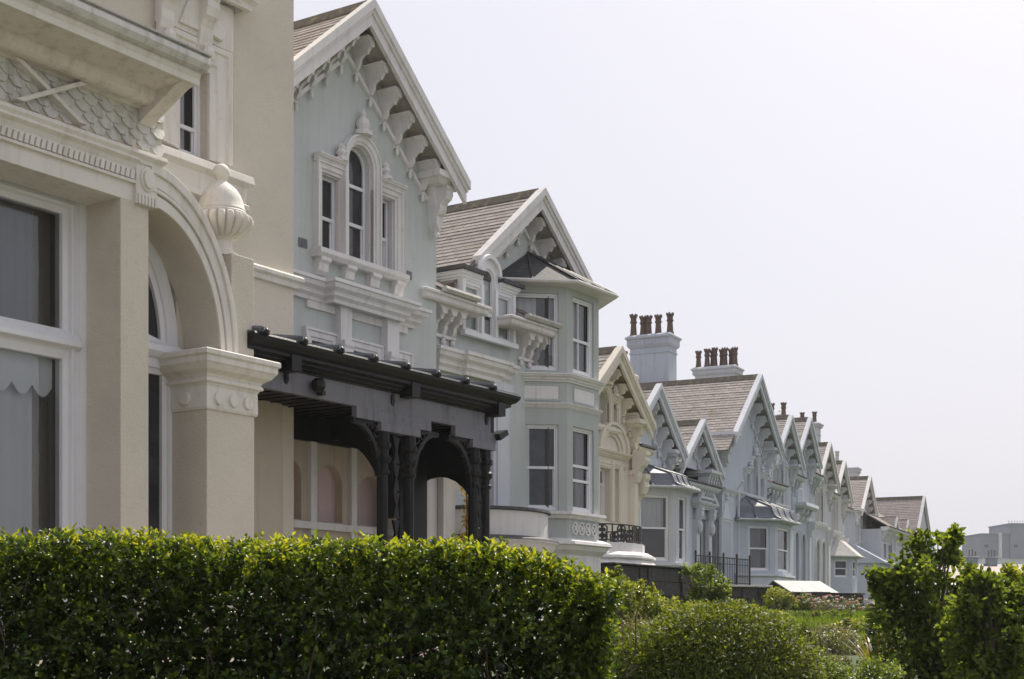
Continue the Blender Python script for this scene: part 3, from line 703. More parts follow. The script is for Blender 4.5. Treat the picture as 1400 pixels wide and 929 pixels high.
def green_villa():
    g = G
    h = thing('green_villa', 'pale green villa with tall bracketed gable, dormer and two-storey canted bay', 'house', g, 1.8, 0, 0, 'houses of the terrace')
    P = g.P
    uc = P(508, 8, .55)[0]; va = 10.31+.02; SL = .84; hl = hr = 2.72; rt = P(596.5, 400)[0]
    L = (g.U(437.7), g.U(464.6), P(440, 343)[1], P(440, 236)[1]); C = (g.U(473), g.U(506.6), L[2], P(488, 199)[1]); R = (g.U(514), g.U(537.4), L[2], L[3])
    vb = L[2]
    ge = va-SL*(rt-uc)-.1; gl = uc-(rt-uc)
    win = [rect(*L), arch(*C), rect(*R)]
    # ground floor openings of the wing
    q0, q1 = g.U(422), g.U(556)
    lo = [rect(g.U(424), g.U(448), 2.2, 4.72), rect(g.U(466), g.U(510), 2.2, 4.72), rect(g.U(533), g.U(551), 2.2, 4.72)]
    wall(g, 'wall', 'green', h, [(gl, -1.5), (rt, -1.5), (rt, ge), (uc, va-.12), (gl, ge)], win+lo, 0, .32, 7)
    for l in lo: window(g, h, l, -.2, .08, (3.5,))
    triple_window(g, h, L, C, R, 0, tw=.17, rv=.17, sillout=.2)
    box(g, 'vent', 'mauve', h, g.U(408), g.U(419), -.01, .02, P(412, 338)[1], P(412, 326)[1])
    box(g, 'vent', 'mauve', h, g.U(556), g.U(562), -.01, .02, P(558, 382)[1], P(558, 371)[1])
    gable_roof(g, h, uc, va, hl, hr, SL, 0, -6.5, .55)
    rake_brackets(g, h, uc, va, hl, hr, SL, 0, .55, .37, .54, .20, wd=.10)
    k0 = P(572, 248, .3)[0]
    kneeler(g, h, rt-.42, rt+.12, 0, .55, va-SL*hr+.12)
    kneeler(g, h, gl-.12, gl+.42, 0, .55, va-SL*hl+.12)
    # entablature over the ground floor group: stepped cornice on pilaster blocks
    cv = P(513, 402, .25)[1]
    a, z_ = g.U(407, .2), g.U(574, .2); m0, m1 = g.U(458, .25), g.U(553, .3)
    b = MB(g); b.psweep([(a, -.02), (a, .02), (m0, .02), (m0, .22), (m1, .22), (m1, .02), (z_, .02), (z_, -.02)], corn_prof(cv, .34, .26)); b.build('cornice', 'white', h)
    cb = cv-.34
    for u0, u1 in ((g.U(456), g.U(471)), (g.U(520), g.U(536))):
        box(g, 'pilaster_block', 'white', h, u0, u1, -.01, .16, cb-.62, cb+.02)
        b = MB(g); c = (u0+u1)/2; console(b, c, 0, cb-.55, .24, .8, (u1-u0)*.9); b.lathe(c, .2, [(.01, cb-1.0), (.08, cb-.95), (.1, cb-.85), (.05, cb-.75)], 8); b.build('console', 'white', h)
    box(g, 'frieze_board', 'white', h, g.U(417), z_-.15, -.01, .05, cb-.12, cb)
    for l in lo: architrave(g, h, l, 0, .20, .10)
    sill(g, h, q0-.1, q1+.1, 0, 2.2, .15)
    # ---- link wall with the dormer
    WM = -.35; mr = g.U(732.5, WM); ev = 6.06
    d0, d1 = g.U(629, WM+.06), g.U(701, WM+.06)
    wall(g, 'link_wall', 'green', h, [(rt-.3, -1.5), (mr, -1.5), (mr, ev), (rt-.3, ev)], [], WM, .2, 5)
    # eaves cornice each side of the dormer, on bracket groups
    for (u0, u1, us) in ((rt, g.U(650, WM+.45), (rt+.32, rt+.62, rt+.92)), (g.U(708, WM+.3), mr+.12, (mr-.62, mr-.32, mr-.04))):
        b = MB(g); b.psweep([(u0, WM-.02), (u0, WM), (u1, WM), (u1, WM-.02)], [(-.05, ev+.10), (.46, ev+.10), (.50, ev+.08), (.50, ev+.04), (.46, ev+.02), (.45, ev-.05), (.42, ev-.08), (-.05, ev-.08)]); b.build('eaves_cornice', 'white', h)
        b = MB(g); b.psweep([(u0, WM), (u1, WM)], [(.47, ev+.18), (.57, ev+.19), (.59, ev+.14), (.55, ev+.09), (.47, ev+.09)]); b.build('gutter', 'coping', h)
        for u in us: bracket(g, h, u, WM, ev-.07, .40, .52, .15)
        b = MB(g); b.box(us[0]-.1, us[-1]+.1, WM-.01, WM+.06, ev-.60, ev-.54); b.build('rail', 'white', h)
    b = MB(g)
    for x0, x1 in ((rt, d0-.02), (d1+.02, mr+.1)):
        slates(b, (x0, WM+.48, ev+.14), (x1, WM+.48, ev+.14), (x1, -3.6, ev+2.1), (x0, -3.6, ev+2.1)); slab(b, (x0, WM+.48, ev+.13), (x1, WM+.48, ev+.13), (x1, -3.6, ev+2.1), (x0, -3.6, ev+2.1), .06)
    b.build('link_roof', 'slate', h, recalc=False)
    # dormer
    WD = WM+.10; sv = P(650, 457, WD)[1]-.02; tp = P(630, 381, WD)[1]
    dw = d1-d0; cx0, cx1 = d0+dw*.37, d0+dw*.62
    la, ca, ra = rect(d0+.10, cx0-.06, sv+.06, tp-.06), arch(cx0+.04, cx1-.02, sv+.06, P(659, 366, WD)[1]+.02), rect(cx1+.06, d1-.10, sv+.06, tp-.06)
    aro = arch(cx0-.07, cx1+.09, sv, P(659, 350, WD)[1])
    out = [(d0, sv), (d1, sv), (d1, tp+.12)]+[q for q in aro[2:] if q[1] > tp+.12]+[(d0, tp+.12)]
    dm = wall(g, 'dormer', 'joinery', h, out, [la, ca, ra], WD, .1, 2.4)
    for l, r in ((la, .36), (ca, .42), (ra, .40)):
        vv = sv+.06+(tp-sv)*.42
        f = MB(g); f.esweep(l, [(-.01, WD-.03), (.04, WD-.03), (.045, WD-.08), (-.01, WD-.08)], True); us = [q[0] for q in l]; f.box(min(us), max(us), WD-.08, WD-.03, vv-.03, vv+.03)
        o = f.build('dormer_window', 'joinery', dm)
    gl_ = MB(g)
    for l in (la, ca, ra):
        i = [gl_.p(u, WD-.085, v) for u, v in l]
        for t in tessellate_polygon([[Vector((u, v, 0)) for u, v in l]]): gl_.face([i[k] for k in t])
    gl_.build('pane', 'clear', dm, recalc=False)
    bb = MB(g)
    for l, e in ((la, 0), (ca, 0), (ra, 0)):
        us = [q[0] for q in l]; top = max(q[1] for q in l); bb.quad([(min(us), WD-.094, sv+.06+(tp-sv)*.45), (max(us), WD-.094, sv+.06+(tp-sv)*.45), (max(us), WD-.094, top), (min(us), WD-.094, top)])
    bb.build('blind', 'blind', dm, recalc=False)
    box(g, 'dormer_room', 'room', dm, d0+.05, d1-.05, WD-1.2, WD-.20, sv, tp)
    b = MB(g); ap = headpath(aro); ap = [q for q in ap if q[1] > tp-.02]
    b.esweep(ap, [(-.02, WD-.01), (-.02, WD+.07), (.05, WD+.08), (.07, WD+.03), (.07, WD-.01)])
    b.psweep([(d0, WD-2), (d0, WD), (cx0-.08, WD)], corn_prof(tp+.16, .16, .10)); b.psweep([(cx1+.1, WD), (d1, WD), (d1, WD-2)], corn_prof(tp+.16, .16, .10))
    b.box(d0-.02, d1+.02, WD-.02, WD+.09, sv-.06, sv+.03)
    for u in (d0+.04, cx0-.01, cx1+.02, d1-.04): b.box(u-.045, u+.045, WD-.005, WD+.035, sv, tp+.02)
    b.build('dormer_trim', 'joinery', dm)
    b = MB(g)
    for u0, u1 in ((d0-.16, cx0-.06), (cx1+.10, d1+.16)): b.box(u0, u1, WD-2.2, WD+.15, tp+.165, tp+.24)
    b.prism_w([(cx0-.06, tp+.165)]+[(cx0+.01+(cx1-cx0-.0)*k/10, tp+.2+.52*math.sin(PI*k/10)) for k in range(11)]+[(cx1+.10, tp+.165)], WD-2.2, WD-.05)
    b.build('dormer_roof', 'leadd', dm)
    # door-case cornice on the link wall and its pilaster
    b = MB(g); c0, c1 = g.U(608, WM+.2), g.U(700, WM+.25); cv = P(655, 489, WM+.2)[1]
    b.psweep([(c0, WM-.02), (c0, WM+.05), (c0+.75, WM+.05), (c0+.75, WM+.14), (c1-.35, WM+.14), (c1-.35, WM+.05), (c1, WM+.05), (c1, WM-.02)], corn_prof(cv+.02, .40, .24)); b.build('door_cornice', 'white', h)
    b = MB(g); p0, p1 = g.U(668, WM), g.U(690, WM)
    b.box(p0, p1, WM-.01, WM+.12, 1.5, cv-.6); b.box(p0+.1, p1-.1, WM+.1, WM+.15, 2.4, cv-.75); b.box(p0-.05, p1+.05, WM-.01, WM+.18, cv-.66, cv-.36); b.box(p0-.04, p1+.04, WM-.01, WM+.17, 1.5, 2.38); b.build('pilaster', 'bluetrim', h)
    # low bowed window front with a lead top, between porch and bay
    uo, we = g.U(712, WM+.8), WM; ra_, rb = 1.62, 1.30
    def el(s, n=20): return [(uo-ra_*s*math.cos(PI*k/n), we+rb*s*math.sin(PI*k/n)) for k in range(n+1)]
    lipv = P(700, 738, .8)[1]; topv = P(700, 697, .6)[1]
    b = MB(g); b.prism_v(el(.86), -.5, topv); b.build('bow_front', 'white', h)
    b = MB(g); b.psweep(el(.86), [(-.05, topv+.05), (.05, topv+.05), (.06, topv-.0), (.0, topv-.02), (-.05, topv-.02)]); b.prism_v(el(.86), topv, topv+.05); b.build('bow_top', 'leadd', h)
    b = MB(g); b.psweep(el(.86), [(-.02, lipv+.09), (.20, lipv+.03), (.21, lipv-.01), (.16, lipv-.04), (.10, lipv-.16), (.03, lipv-.24), (-.02, lipv-.26)]); b.build('bow_ledge', 'white', h)
    b = MB(g); b.psweep(el(.86), [(.0, lipv+.105), (.205, lipv+.045), (.22, lipv+.02), (.20, lipv+.028)]); b.build('ledge_lead', 'leadd', h)
    # ---- small gable over the canted bay
    WG = -.8; apx = P(742, 263, WG+.5); ug, vg, S2 = apx[0], apx[1], .80
    hw = 2.12
    wall(g, 'gable_wall', 'green', h, [(mr-.6, -1.5), (ug+1.9, -1.5), (ug+1.9, vg-S2*1.9-.1), (ug, vg-.12), (ug-1.9, vg-S2*1.9-.1), (mr-.6, vg-S2*1.9-.1)], [], WG, .2, 6)
    gable_roof(g, h, ug, vg, hw+.2, hw, S2, WG, -8.5, .5, bh=.27, lower_l=.75)
    rake_brackets(g, h, ug, vg, hw, hw, S2, WG, .5, .42, .5, .25, wd=.13)
    kneeler(g, h, ug+1.62, ug+2.12, WG, .5, vg-S2*hw+.10)
    hf, sd, pr = (g.U(818.5, .3)-g.U(775.5, .3))/2, .95, 1.08
    ub = (g.U(818.5, .3)+g.U(775.5, .3))/2
    path, F, Ls = canted(g, ub, hf, sd, pr, .3-pr)
    v = lambda y: P(797, y, .3)[1]
    ev2, us, um, ls_, lt, lb = v(399), v(520), v(560), v(575), v(586), v(703)
    for k, (f, Lk) in enumerate(zip(F, Ls)):
        m = .22 if k == 1 else .30; m1 = .20 if k == 1 else .18
        up = rect(m, Lk-m1, us+.10, v(410)); lw = rect(m, Lk-m1, lb+.03, lt)
        wall(f, 'bay_wall', 'sage' if k != 1 else 'sage', h, [(0, -.5), (Lk, -.5), (Lk, ev2), (0, ev2)], [up, lw], 0, .14, .3, sides=False)
        ru = up[0][1]+(up[2][1]-up[0][1])*.45; rl = lw[0][1]+(lw[2][1]-lw[0][1])*.5
        if k == 1:
            window(f, h, up, -.05, .08, (ru,), bars=((up[0][0]+up[1][0])/2-.08,), glass='clear', curtain=[(up[0][0]+.06, up[1][0]-.28, us+.15, v(410)-.02, 'curtain', 'curtain'), (up[1][0]-.26, up[1][0]-.06, us+.15, v(410)-.02, 'curtain_dark', 'curtain')])
            window(f, h, lw, -.05, .08, (rl+.08, rl-.22), bars=(), glass='clear', curtain=[(lw[0][0]+.06, lw[0][0]+.42, lb+.08, lt-.03, 'curtain', 'curtain'), (lw[1][0]-.3, lw[1][0]-.05, lb+.08, lt-.03, 'curtain_dark', 'curtain')])
        elif k == 0:
            w1 = window(f, h, up, -.05, .08, (ru,), glass='clear', curtain=[(up[0][0]+.05, up[1][0]-.05, ru-.35, v(410), 'blind', 'blind'), (up[0][0]+.05, up[1][0]-.05, us+.3, ru-.36, 'curtain_dark', 'curtain')])
            window(f, h, lw, -.05, .08, (rl,), glass='glass')
        else:
            window(f, h, up, -.05, .08, (ru,)); window(f, h, lw, -.05, .08, (rl,))
        box(f, 'panel', 'white', h, m+.05, Lk-m1-.0, -.005, .012, v(552), v(534))
        b = MB(f); b.esweep(rect(m+.0, Lk-m1+.05, v(554.5), v(531.5)), [(0, -.005), (0, .02), (.04, .02), (.05, .004), (.05, -.005)], True); b.build('panel_mould', 'sage', h)
        if k == 1:
            b = MB(f); z0, z1 = v(735), v(713)   # cut-out scroll panel under the sill
            n = 4
            for j in range(n):
                c = .12+(Lk-.24)*(j+.5)/n; r = (Lk-.24)/n/2*.95; hh = (z1-z0)/2-.03; zc = (z0+z1)/2
                b.esweep([(c+r*math.cos(t*PI/6), zc+hh*math.sin(t*PI/6)) for t in range(12)], [(0, .0), (0, .05), (.035, .05), (.035, .0)], True)
                for a_ in (PI/4, -PI/4):
                    dx, dz = r*math.cos(a_)*.9, hh*math.sin(a_)*.9
                    b.esweep([(c-dx, zc-dz), (c+dx, zc+dz)], [(-.02, 0), (-.02, .045), (.02, .045), (.02, 0)])
                b.prism_w([(c+.05*math.cos(t*PI/4), zc+.05*math.sin(t*PI/4)) for t in range(8)], 0, .06)
            b.build('scroll_panel', 'white', h)
            box(f, 'panel_ground', 'green', h, .06, Lk-.06, -.002, .004, z0-.03, z1+.03)
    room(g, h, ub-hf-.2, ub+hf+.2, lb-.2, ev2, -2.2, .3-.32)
    cornice(g, h, path, v(518), .16, .16, 'white', 'bay_string')
    cornice(g, h, path, v(557), .10, .09, 'white', 'bay_string')
    b = MB(g); b.psweep(path, [(-.05, lb+.02), (.14, lb+.01), (.15, lb-.05), (.09, lb-.08), (.06, lb-.13), (-.05, lb-.14)]); b.build('bay_sill', 'white', h)
    bb_ = v(738)
    b = MB(g); b.psweep(path, [(-.05, bb_), (.06, bb_), (.24, bb_-.07), (.26, bb_-.13), (.20, bb_-.16), (.16, bb_-.24), (.06, bb_-.32), (.04, bb_-.34), (.04, -1.), (-.05, -1.)]); b.build('bay_base', 'white', h)
    bay_roof(g, h, path, .3-pr, ev2+.03, P(719, 346, WG)[1], g.U(719, WG)+.25, .34, 'leadd', topw=.2)
    return mr
green_villa()

# ---- black timber porch in front of the green villa
def porch():
    g = G; WF = 2.0
    h = thing('timber_porch', 'black timber porch with grey-mauve fascia, paired posts and lead-rolled roof', 'porch', g, -1, 1, 0.4)
    P = g.P
    u0, u1 = g.U(349, WF+.34), g.U(674, WF)
    gv = P(600, 514, WF+.34)[1]                          # gutter top
    fb, ft = P(600, 560, WF)[1]-.06, P(600, 546, WF)[1]+.22
    fb = P(440, 546, WF)[1]; ft = gv-.26
    # roof
    b = MB(g); slab(b, (u0, WF+.31, gv+.02), (u1+.30, WF+.31, gv+.02), (u1+.30, .03, gv+.32), (u0, .03, gv+.32), .05); ro = b.build('roof', 'lead', h, recalc=False)
    for k in range(8):
        u = g.U(424+0, WF+.34)-.90+k*.775
        r = MB(g); r.tube([(u-.05, WF+.33, gv+.05), (u-.3, .05, gv+.375)], .045, 7); r.tube([(u-.05, WF+.34, gv+.05), (u+.03, WF+.36, gv+.0)], .035, 6); r.build('lead_roll', 'lead', ro, smooth=True)
        r = MB(g); r.lathe(u, WF+.35, [(.0, -.06), (.05, -.05), (.055, .0), (.03, .04), (.001, .05)], 8, v0=gv+.03); r.build('roll_end', 'black', ro, smooth=True)
    b = MB(g); b.psweep([(u0, WF), (u1+.0, WF), (u1+.0, 0)], [(.16, gv), (.32, gv+.01), (.34, gv-.02), (.33, gv-.07), (.28, gv-.13), (.22, gv-.16), (.22, gv-.20), (.15, gv-.23), (.15, gv-.25), (.09, gv-.28), (.07, gv-.31), (-.05, gv-.31), (-.05, gv)]); b.build('gutter', 'black', h)
    for u in (g.U(388, WF), g.U(552, WF), u1-.08): box(g, 'gutter_block', 'black', h, u-.10, u+.10, WF-.02, WF+.24, gv-.38, gv-.16)
    # fascia with round holes cut through it
    hr = .085; hc = (fb+ft)/2+.02
    hs = [g.U(391, WF), g.U(537, WF), g.U(666, WF)-.02]
    wall(g, 'fascia', 'mauve', h, [(u0, fb), (u1+.03, fb), (u1+.03, ft), (u0, ft)], [[(q+hr*.75*math.cos(t*PI/8), hc+hr*1.25*math.sin(t*PI/8)) for t in range(16)] for q in hs], WF, .06, .10)
    box(g, 'fascia_backing', 'black', h, u0, u1, WF-.2, WF-.105, fb+.03, ft)
    b = MB(g); b.psweep([(u0, WF), (u1+.03, WF), (u1+.03, 0)], [(-.1, ft+.015), (.055, ft+.015), (.055, ft-.03), (.03, ft-.05), (.03, ft-.075), (-.1, ft-.075)]); b.build('bead', 'black', h)
    wall(g.sub(u1+.03, WF, -90), 'end_fascia', 'black', h, [(0, fb), (2., fb), (2., ft), (0, ft)], [], 0, .05, .1)
    # lower fascia boards above the posts
    pA, pB = (g.U(527, WF), g.U(563, WF)), (g.U(651, WF), g.U(667, WF))
    for a, c in ((g.U(486, WF), g.U(588, WF)), (g.U(621, WF), u1+.06)):
        box(g, 'lower_board', 'mauve', h, a, c, WF-.07, WF+.025, fb-.17, fb-.005)
    # floodlight on the fascia
    b = MB(g); uf = g.U(434, WF+.1); vf = P(434, 527, WF+.1)[1]
    b.lathe(uf, WF+.12, [(.001, -.10), (.07, -.09), (.10, -.03), (.10, .05), (.06, .09), (.001, .10)], 12, v0=vf); b.tube([(uf, WF+.0, vf+.02), (uf, WF+.12, vf)], .03); b.box(uf+.10, uf+.18, WF+.0, WF+.1, vf-.12, vf-.06); b.tube([(uf+.02, WF+.06, vf-.08), (uf+.14, WF+.05, vf-.1)], .015)
    b.tube([(uf+.14, WF+.02, vf-.06), (uf+.17, WF+.03, vf+.08), (uf+.22, WF+.03, vf+.22)], .016); b.build('porch_lamp', 'black', h)
    b = MB(g); b.prism_w([(u1+.0, fb-.02), (u1+.26, fb+.08), (u1+.30, fb+.0), (u1+.06, fb-.12)], WF-.1, WF+.12); b.build('corner_lamp', 'black', h)
    # posts: pairs of slim shafts with ringed caps; front row and the row at the wall
    shaft = [(.095, .3), (.095, .55), (.115, .56), (.115, .62), (.085, .64)]
    def post(u, w):
        b = MB(g); t = fb-.17; H = t-.0
        n = 8
        b.lathe(u, w, [(.001, 0), (.12, 0), (.12, 1.1), (.095, 1.14), (.085, 1.2), (.085, H-.78), (.115, H-.76), (.12, H-.72), (.09, H-.69), (.09, H-.62), (.13, H-.58), (.14, H-.52), (.10, H-.48), (.10, H-.40), (.135, H-.36), (.14, H-.30), (.11, H-.27), (.11, H-.1), (.001, H-.1)], n)
        b.box(u-.12, u+.12, w-.09, w+.075, t-.14, t+.17)
        b.build('post', 'black', h)
    def tracery(u, w, sg, R=.62):
        """open arched spandrel springing from a post towards sg"""
        t = fb-.17; b = MB(g)
        arc = [(u+sg*(.10+R*(1-math.cos(k*PI/24))), t-R*1.25+R*1.2*math.sin(k*PI/24)) for k in range(13)]
        b.esweep(arc, [(-.035, w-.04), (-.035, w+.04), (.035, w+.04), (.035, w-.04)])
        b.box(min(u+sg*.08, u+sg*.13), max(u+sg*.08, u+sg*.13), w-.04, w+.04, t-R*1.3, t)
        for cu, cv, r in ((.17, .16, .075), (.33, .10, .06), (.17, .36, .06), (.30, .24, .055), (.46, .07, .04), (.16, .52, .04)):
            b.esweep([(u+sg*cu+r*math.cos(q*PI/5), t-cv+r*math.sin(q*PI/5)) for q in range(10)], [(0, w-.03), (0, w+.03), (.022, w+.03), (.022, w-.03)], True)
        b.esweep([(u+sg*.1, t-.02), (u+sg*(R+.12), t-.02)], [(-.03, w-.04), (-.03, w+.04), (.03, w+.04), (.03, w-.04)])
        b.build('spandrel', 'black', h)
    for a, c in (pA, pB):
        for u in (a, c): post(u, WF-.06)
        box(g, 'post_plate', 'mauve', h, a-.16, c+.16, WF-.16, WF+.05, fb-.30, fb-.175)
        b = MB(g); m = (a+c)/2
        for k in range(5): b.prism_w([(m-.08, .9+k*.42), (m+.08, .9+k*.42), (m+.02, 1.1+k*.42), (m+.08, 1.3+k*.42), (m-.08, 1.3+k*.42), (m-.02, 1.1+k*.42)], WF-.08, WF-.04)
        b.build('lattice', 'black', h)
    tracery(pA[0], WF-.06, -1); tracery(pA[1], WF-.06, 1); tracery(pB[0], WF-.06, -1)
    # return side and inner frame: solid boarded arch towards the house
    gs = g.sub(u1-.06, WF-.1, -90)
    for d in (.05, 1.75): pass
    inner = [(0, fb-.9), (.0, ft), (1.95, ft), (1.95, -.3), (1.72, -.3), (1.72, 1.9)]+[(.96+.76*math.cos(k*PI/12), 1.9+.75*math.sin(k*PI/12)) for k in range(1, 12)]+[(.20, 1.9)]
    b = MB(gs); b.prism_w(inner, -.06, .0); b.build('side_arch', 'black', h)
    # boarded ceiling, back beam with brackets
    b = MB(g); b.box(u0, u1, .05, WF-.1, fb+.05, fb+.08)
    for k in range(26): b.box(u0+k*.25, u0+k*.25+.02, .05, WF-.1, fb+.035, fb+.05)
    b.build('ceiling', 'black', h)
    bb = P(440, 600, .05)[1]; tops_ = P(440, 604, .5)[1]
    b = MB(g); b.box(-2.1, u1-.02, .02, .50, tops_, fb+.05); b.box(-2.1, u1, .0, .54, tops_-.03, tops_+.05)
    for k in range(12): b.box(-2.1+k*.29, -2.08+k*.29, .50, .525, tops_+.30, fb+.05)
    b.build('back_beam', 'black', h)
    # curved brace and inner wooden arch seen through the front
    um = g.U(566, .9)
    b = MB(g)
    gi = g.sub((pA[0]+pA[1])/2, 1.9, -90)
    za = fb-.30; ia = [(0, 1.75), (.16, 1.75)]+[(.16+1.05*(1-math.cos(k*PI/24)), 1.75+(za-1.75)*math.sin(k*PI/24)) for k in range(1, 13)]+[(1.21, ft-.1), (0, ft-.1)]
    hol = [[(x+r*math.cos(t*PI/4), z+r*1.2*math.sin(t*PI/4)) for t in range(8)] for x, z, r in ((.14, 2.05, .035), (.16, 2.35, .04), (.24, 2.62, .045), (.14, 2.75, .03), (.42, 2.86, .04), (.20, 2.95, .035), (.62, za+.12, .035))]
    wall(gi, 'inner_arch', 'black', h, ia, hol, .03, .06, .06)
    # timber screen at the back: arched lights with pink blinds
    ws = .46; s0 = g.U(398, ws); sb = P(440, 713, ws)[1]; st = P(440, 634, ws)[1]
    b = MB(g); tops = P(440, 604, ws)[1]
    X = [(g.U(382, ws), g.U(412, ws)), (g.U(433, ws), g.U(468, ws)), (g.U(487, ws), g.U(527, ws)), (g.U(540, ws), g.U(575, ws))]
    holes = [arch(a, c, sb, st+(0 if k < 2 else -.1)) for k, (a, c) in enumerate(X)]
    scr = wall(g, 'screen', 'tan', h, [(-2.4, -.3), (u1, -.3), (u1, tops), (-2.4, tops)], holes, ws, .18, .2)
    b = MB(g)
    for u in (g.U(425, ws), g.U(480, ws)): b.box(u-.07, u+.07, ws, ws+.07, -.3, tops)
    b.box(-2.3, u1-.05, ws, ws+.09, sb-.14, sb-.03); b.box(-2.3, u1-.05, ws, ws+.04, sb-.75, sb-.62)
    b.build('screen_rail', 'white', scr)
    for k, hl_ in enumerate(holes):
        b = MB(g); i = [b.p(u, ws-.15, v) for u, v in hl_]
        for t in tessellate_polygon([[Vector((u, v, 0)) for u, v in hl_]]): b.face([i[q] for q in t])
        b.build('blind', 'pink', scr, recalc=False)
    box(g, 'side_panel', 'black', h, g.U(547, 1.0), g.U(584, 1.0), .93, 1.0, -.3, fb)
    # white door post and step mouldings seen through the right-hand arch
    b = MB(g); c0, c1 = g.U(597, .4), g.U(613, .4)
    b.box(c0, c1, .25, .55, -.3, P(605, 646, .4)[1]); b.box(c0-.09, c1+.06, .2, .62, P(605, 646, .4)[1], P(605, 632, .4)[1]); b.box(g.U(582, .4), c0-.02, .3, .42, -.3, P(590, 640, .4)[1])
    b.build('door_post', 'white', h)
    b = MB(g)
    for y in (672, 706, 724):
        v = P(620, y, .3)[1]; b.psweep([(c1+.02, .28), (u1-.1, .28)], corn_prof(v, .18, .16))
    b.box(c1, u1-.1, .2, .29, -.3, P(620, 660, .3)[1]); b.build('step_moulding', 'white', h)
    return u1
porch()

# ---- generic gabled house further along: gable wing, optional link wall to its right
def gabled(label, fr, hw, va, ev_base, SL, wallm, trim, over=.5, slate='slate', bh=.26, left_drop=0., right_link=0., link_ev=None, tri=None, nb=.45, brk=.55, kn=True, base=0., name='gabled_house', depth=8., kdrop=.7, extra_holes=(), soff='soffit', point=0., arch_low=None, ridge_back=None, lit=None, left_link=0., glass='glass', rail=True, lowdrop=0., bwd=.14):
    h = thing(name, label, 'house', fr, 0, 0, base, 'houses of the terrace')
    hwall = hw-.28
    holes = list(extra_holes)
    if tri:
        L, C, R = tri
        holes += [rect(*L), arch(*C, point=point), rect(*R)]
    low = []
    if arch_low: low = arch_low; holes += low
    ev = va-SL*hwall-.1
    wall(fr, 'wall', wallm, h, [(-hwall, base-1.5), (hwall, base-1.5), (hwall, ev), (0, va-.12), (-hwall, ev)], holes, 0, .25, depth)
    gable_roof(fr, h, 0, va, hw, hw, SL, 0, -(ridge_back or depth-1), over, slate, trim, soff, bh, lower_l=lowdrop)
    rake_brackets(fr, h, 0, va, hw, hw, SL, 0, over, nb, brk, .25, trim, rail, bwd)
    if kn:
        kneeler(fr, h, hwall-.42, hwall+.14, 0, over, va-SL*hw+.10, trim, kdrop)
        kneeler(fr, h, -hwall-.14, -hwall+.42, 0, over, va-SL*hw+.10, trim, kdrop)
    if tri: triple_window(fr, h, *tri, 0, trim, tw=.13, rv=.25, sillout=.14, point=point, cor=0, glass=glass)
    for l in low:
        window(fr, h, l, -.17, .06, (min(q[1] for q in l)+1.,)); architrave(fr, h, l, 0, .16, .10, trim)
    return h, hwall, ev
def link(fr, h, u0, u1, w, ev, wallm, trim, holes=(), depth=6., slate='slate', rise=1.6, brk=True, base=0., cb=.45):
    wall(fr, 'link_wall', wallm, h, [(u0, base-1.5), (u1, base-1.5), (u1, ev), (u0, ev)], holes, w, .2, depth)
    b = MB(fr); b.psweep([(u0, w), (u1, w)], [(-.05, ev+.12), (cb, ev+.12), (cb+.05, ev+.06), (cb+.02, ev), (cb-.04, ev-.06), (cb*.5, ev-.12), (-.05, ev-.14)]); b.build('eaves_cornice', trim, h)
    b = MB(fr); A, B, C, D = (u0, w+cb, ev+.13), (u1, w+cb, ev+.13), (u1, w-4, ev+rise+.6), (u0, w-4, ev+rise+.6)
    slates(b, A, B, C, D); slab(b, A, B, C, D, .05); b.build('link_roof', slate, h, recalc=False)
    b = MB(fr); b.psweep([(u0, w), (u1, w)], [(cb, ev+.15), (cb+.09, ev+.155), (cb+.10, ev+.10), (cb+.03, ev+.08)]); b.build('gutter', 'leadd', h)
    if brk:
        n = max(1, int((u1-u0)/.5))
        for k in range(n): bracket(fr, h, u0+(u1-u0)*(k+.5)/n, w, ev-.12, cb*.85, .5, .13, trim)

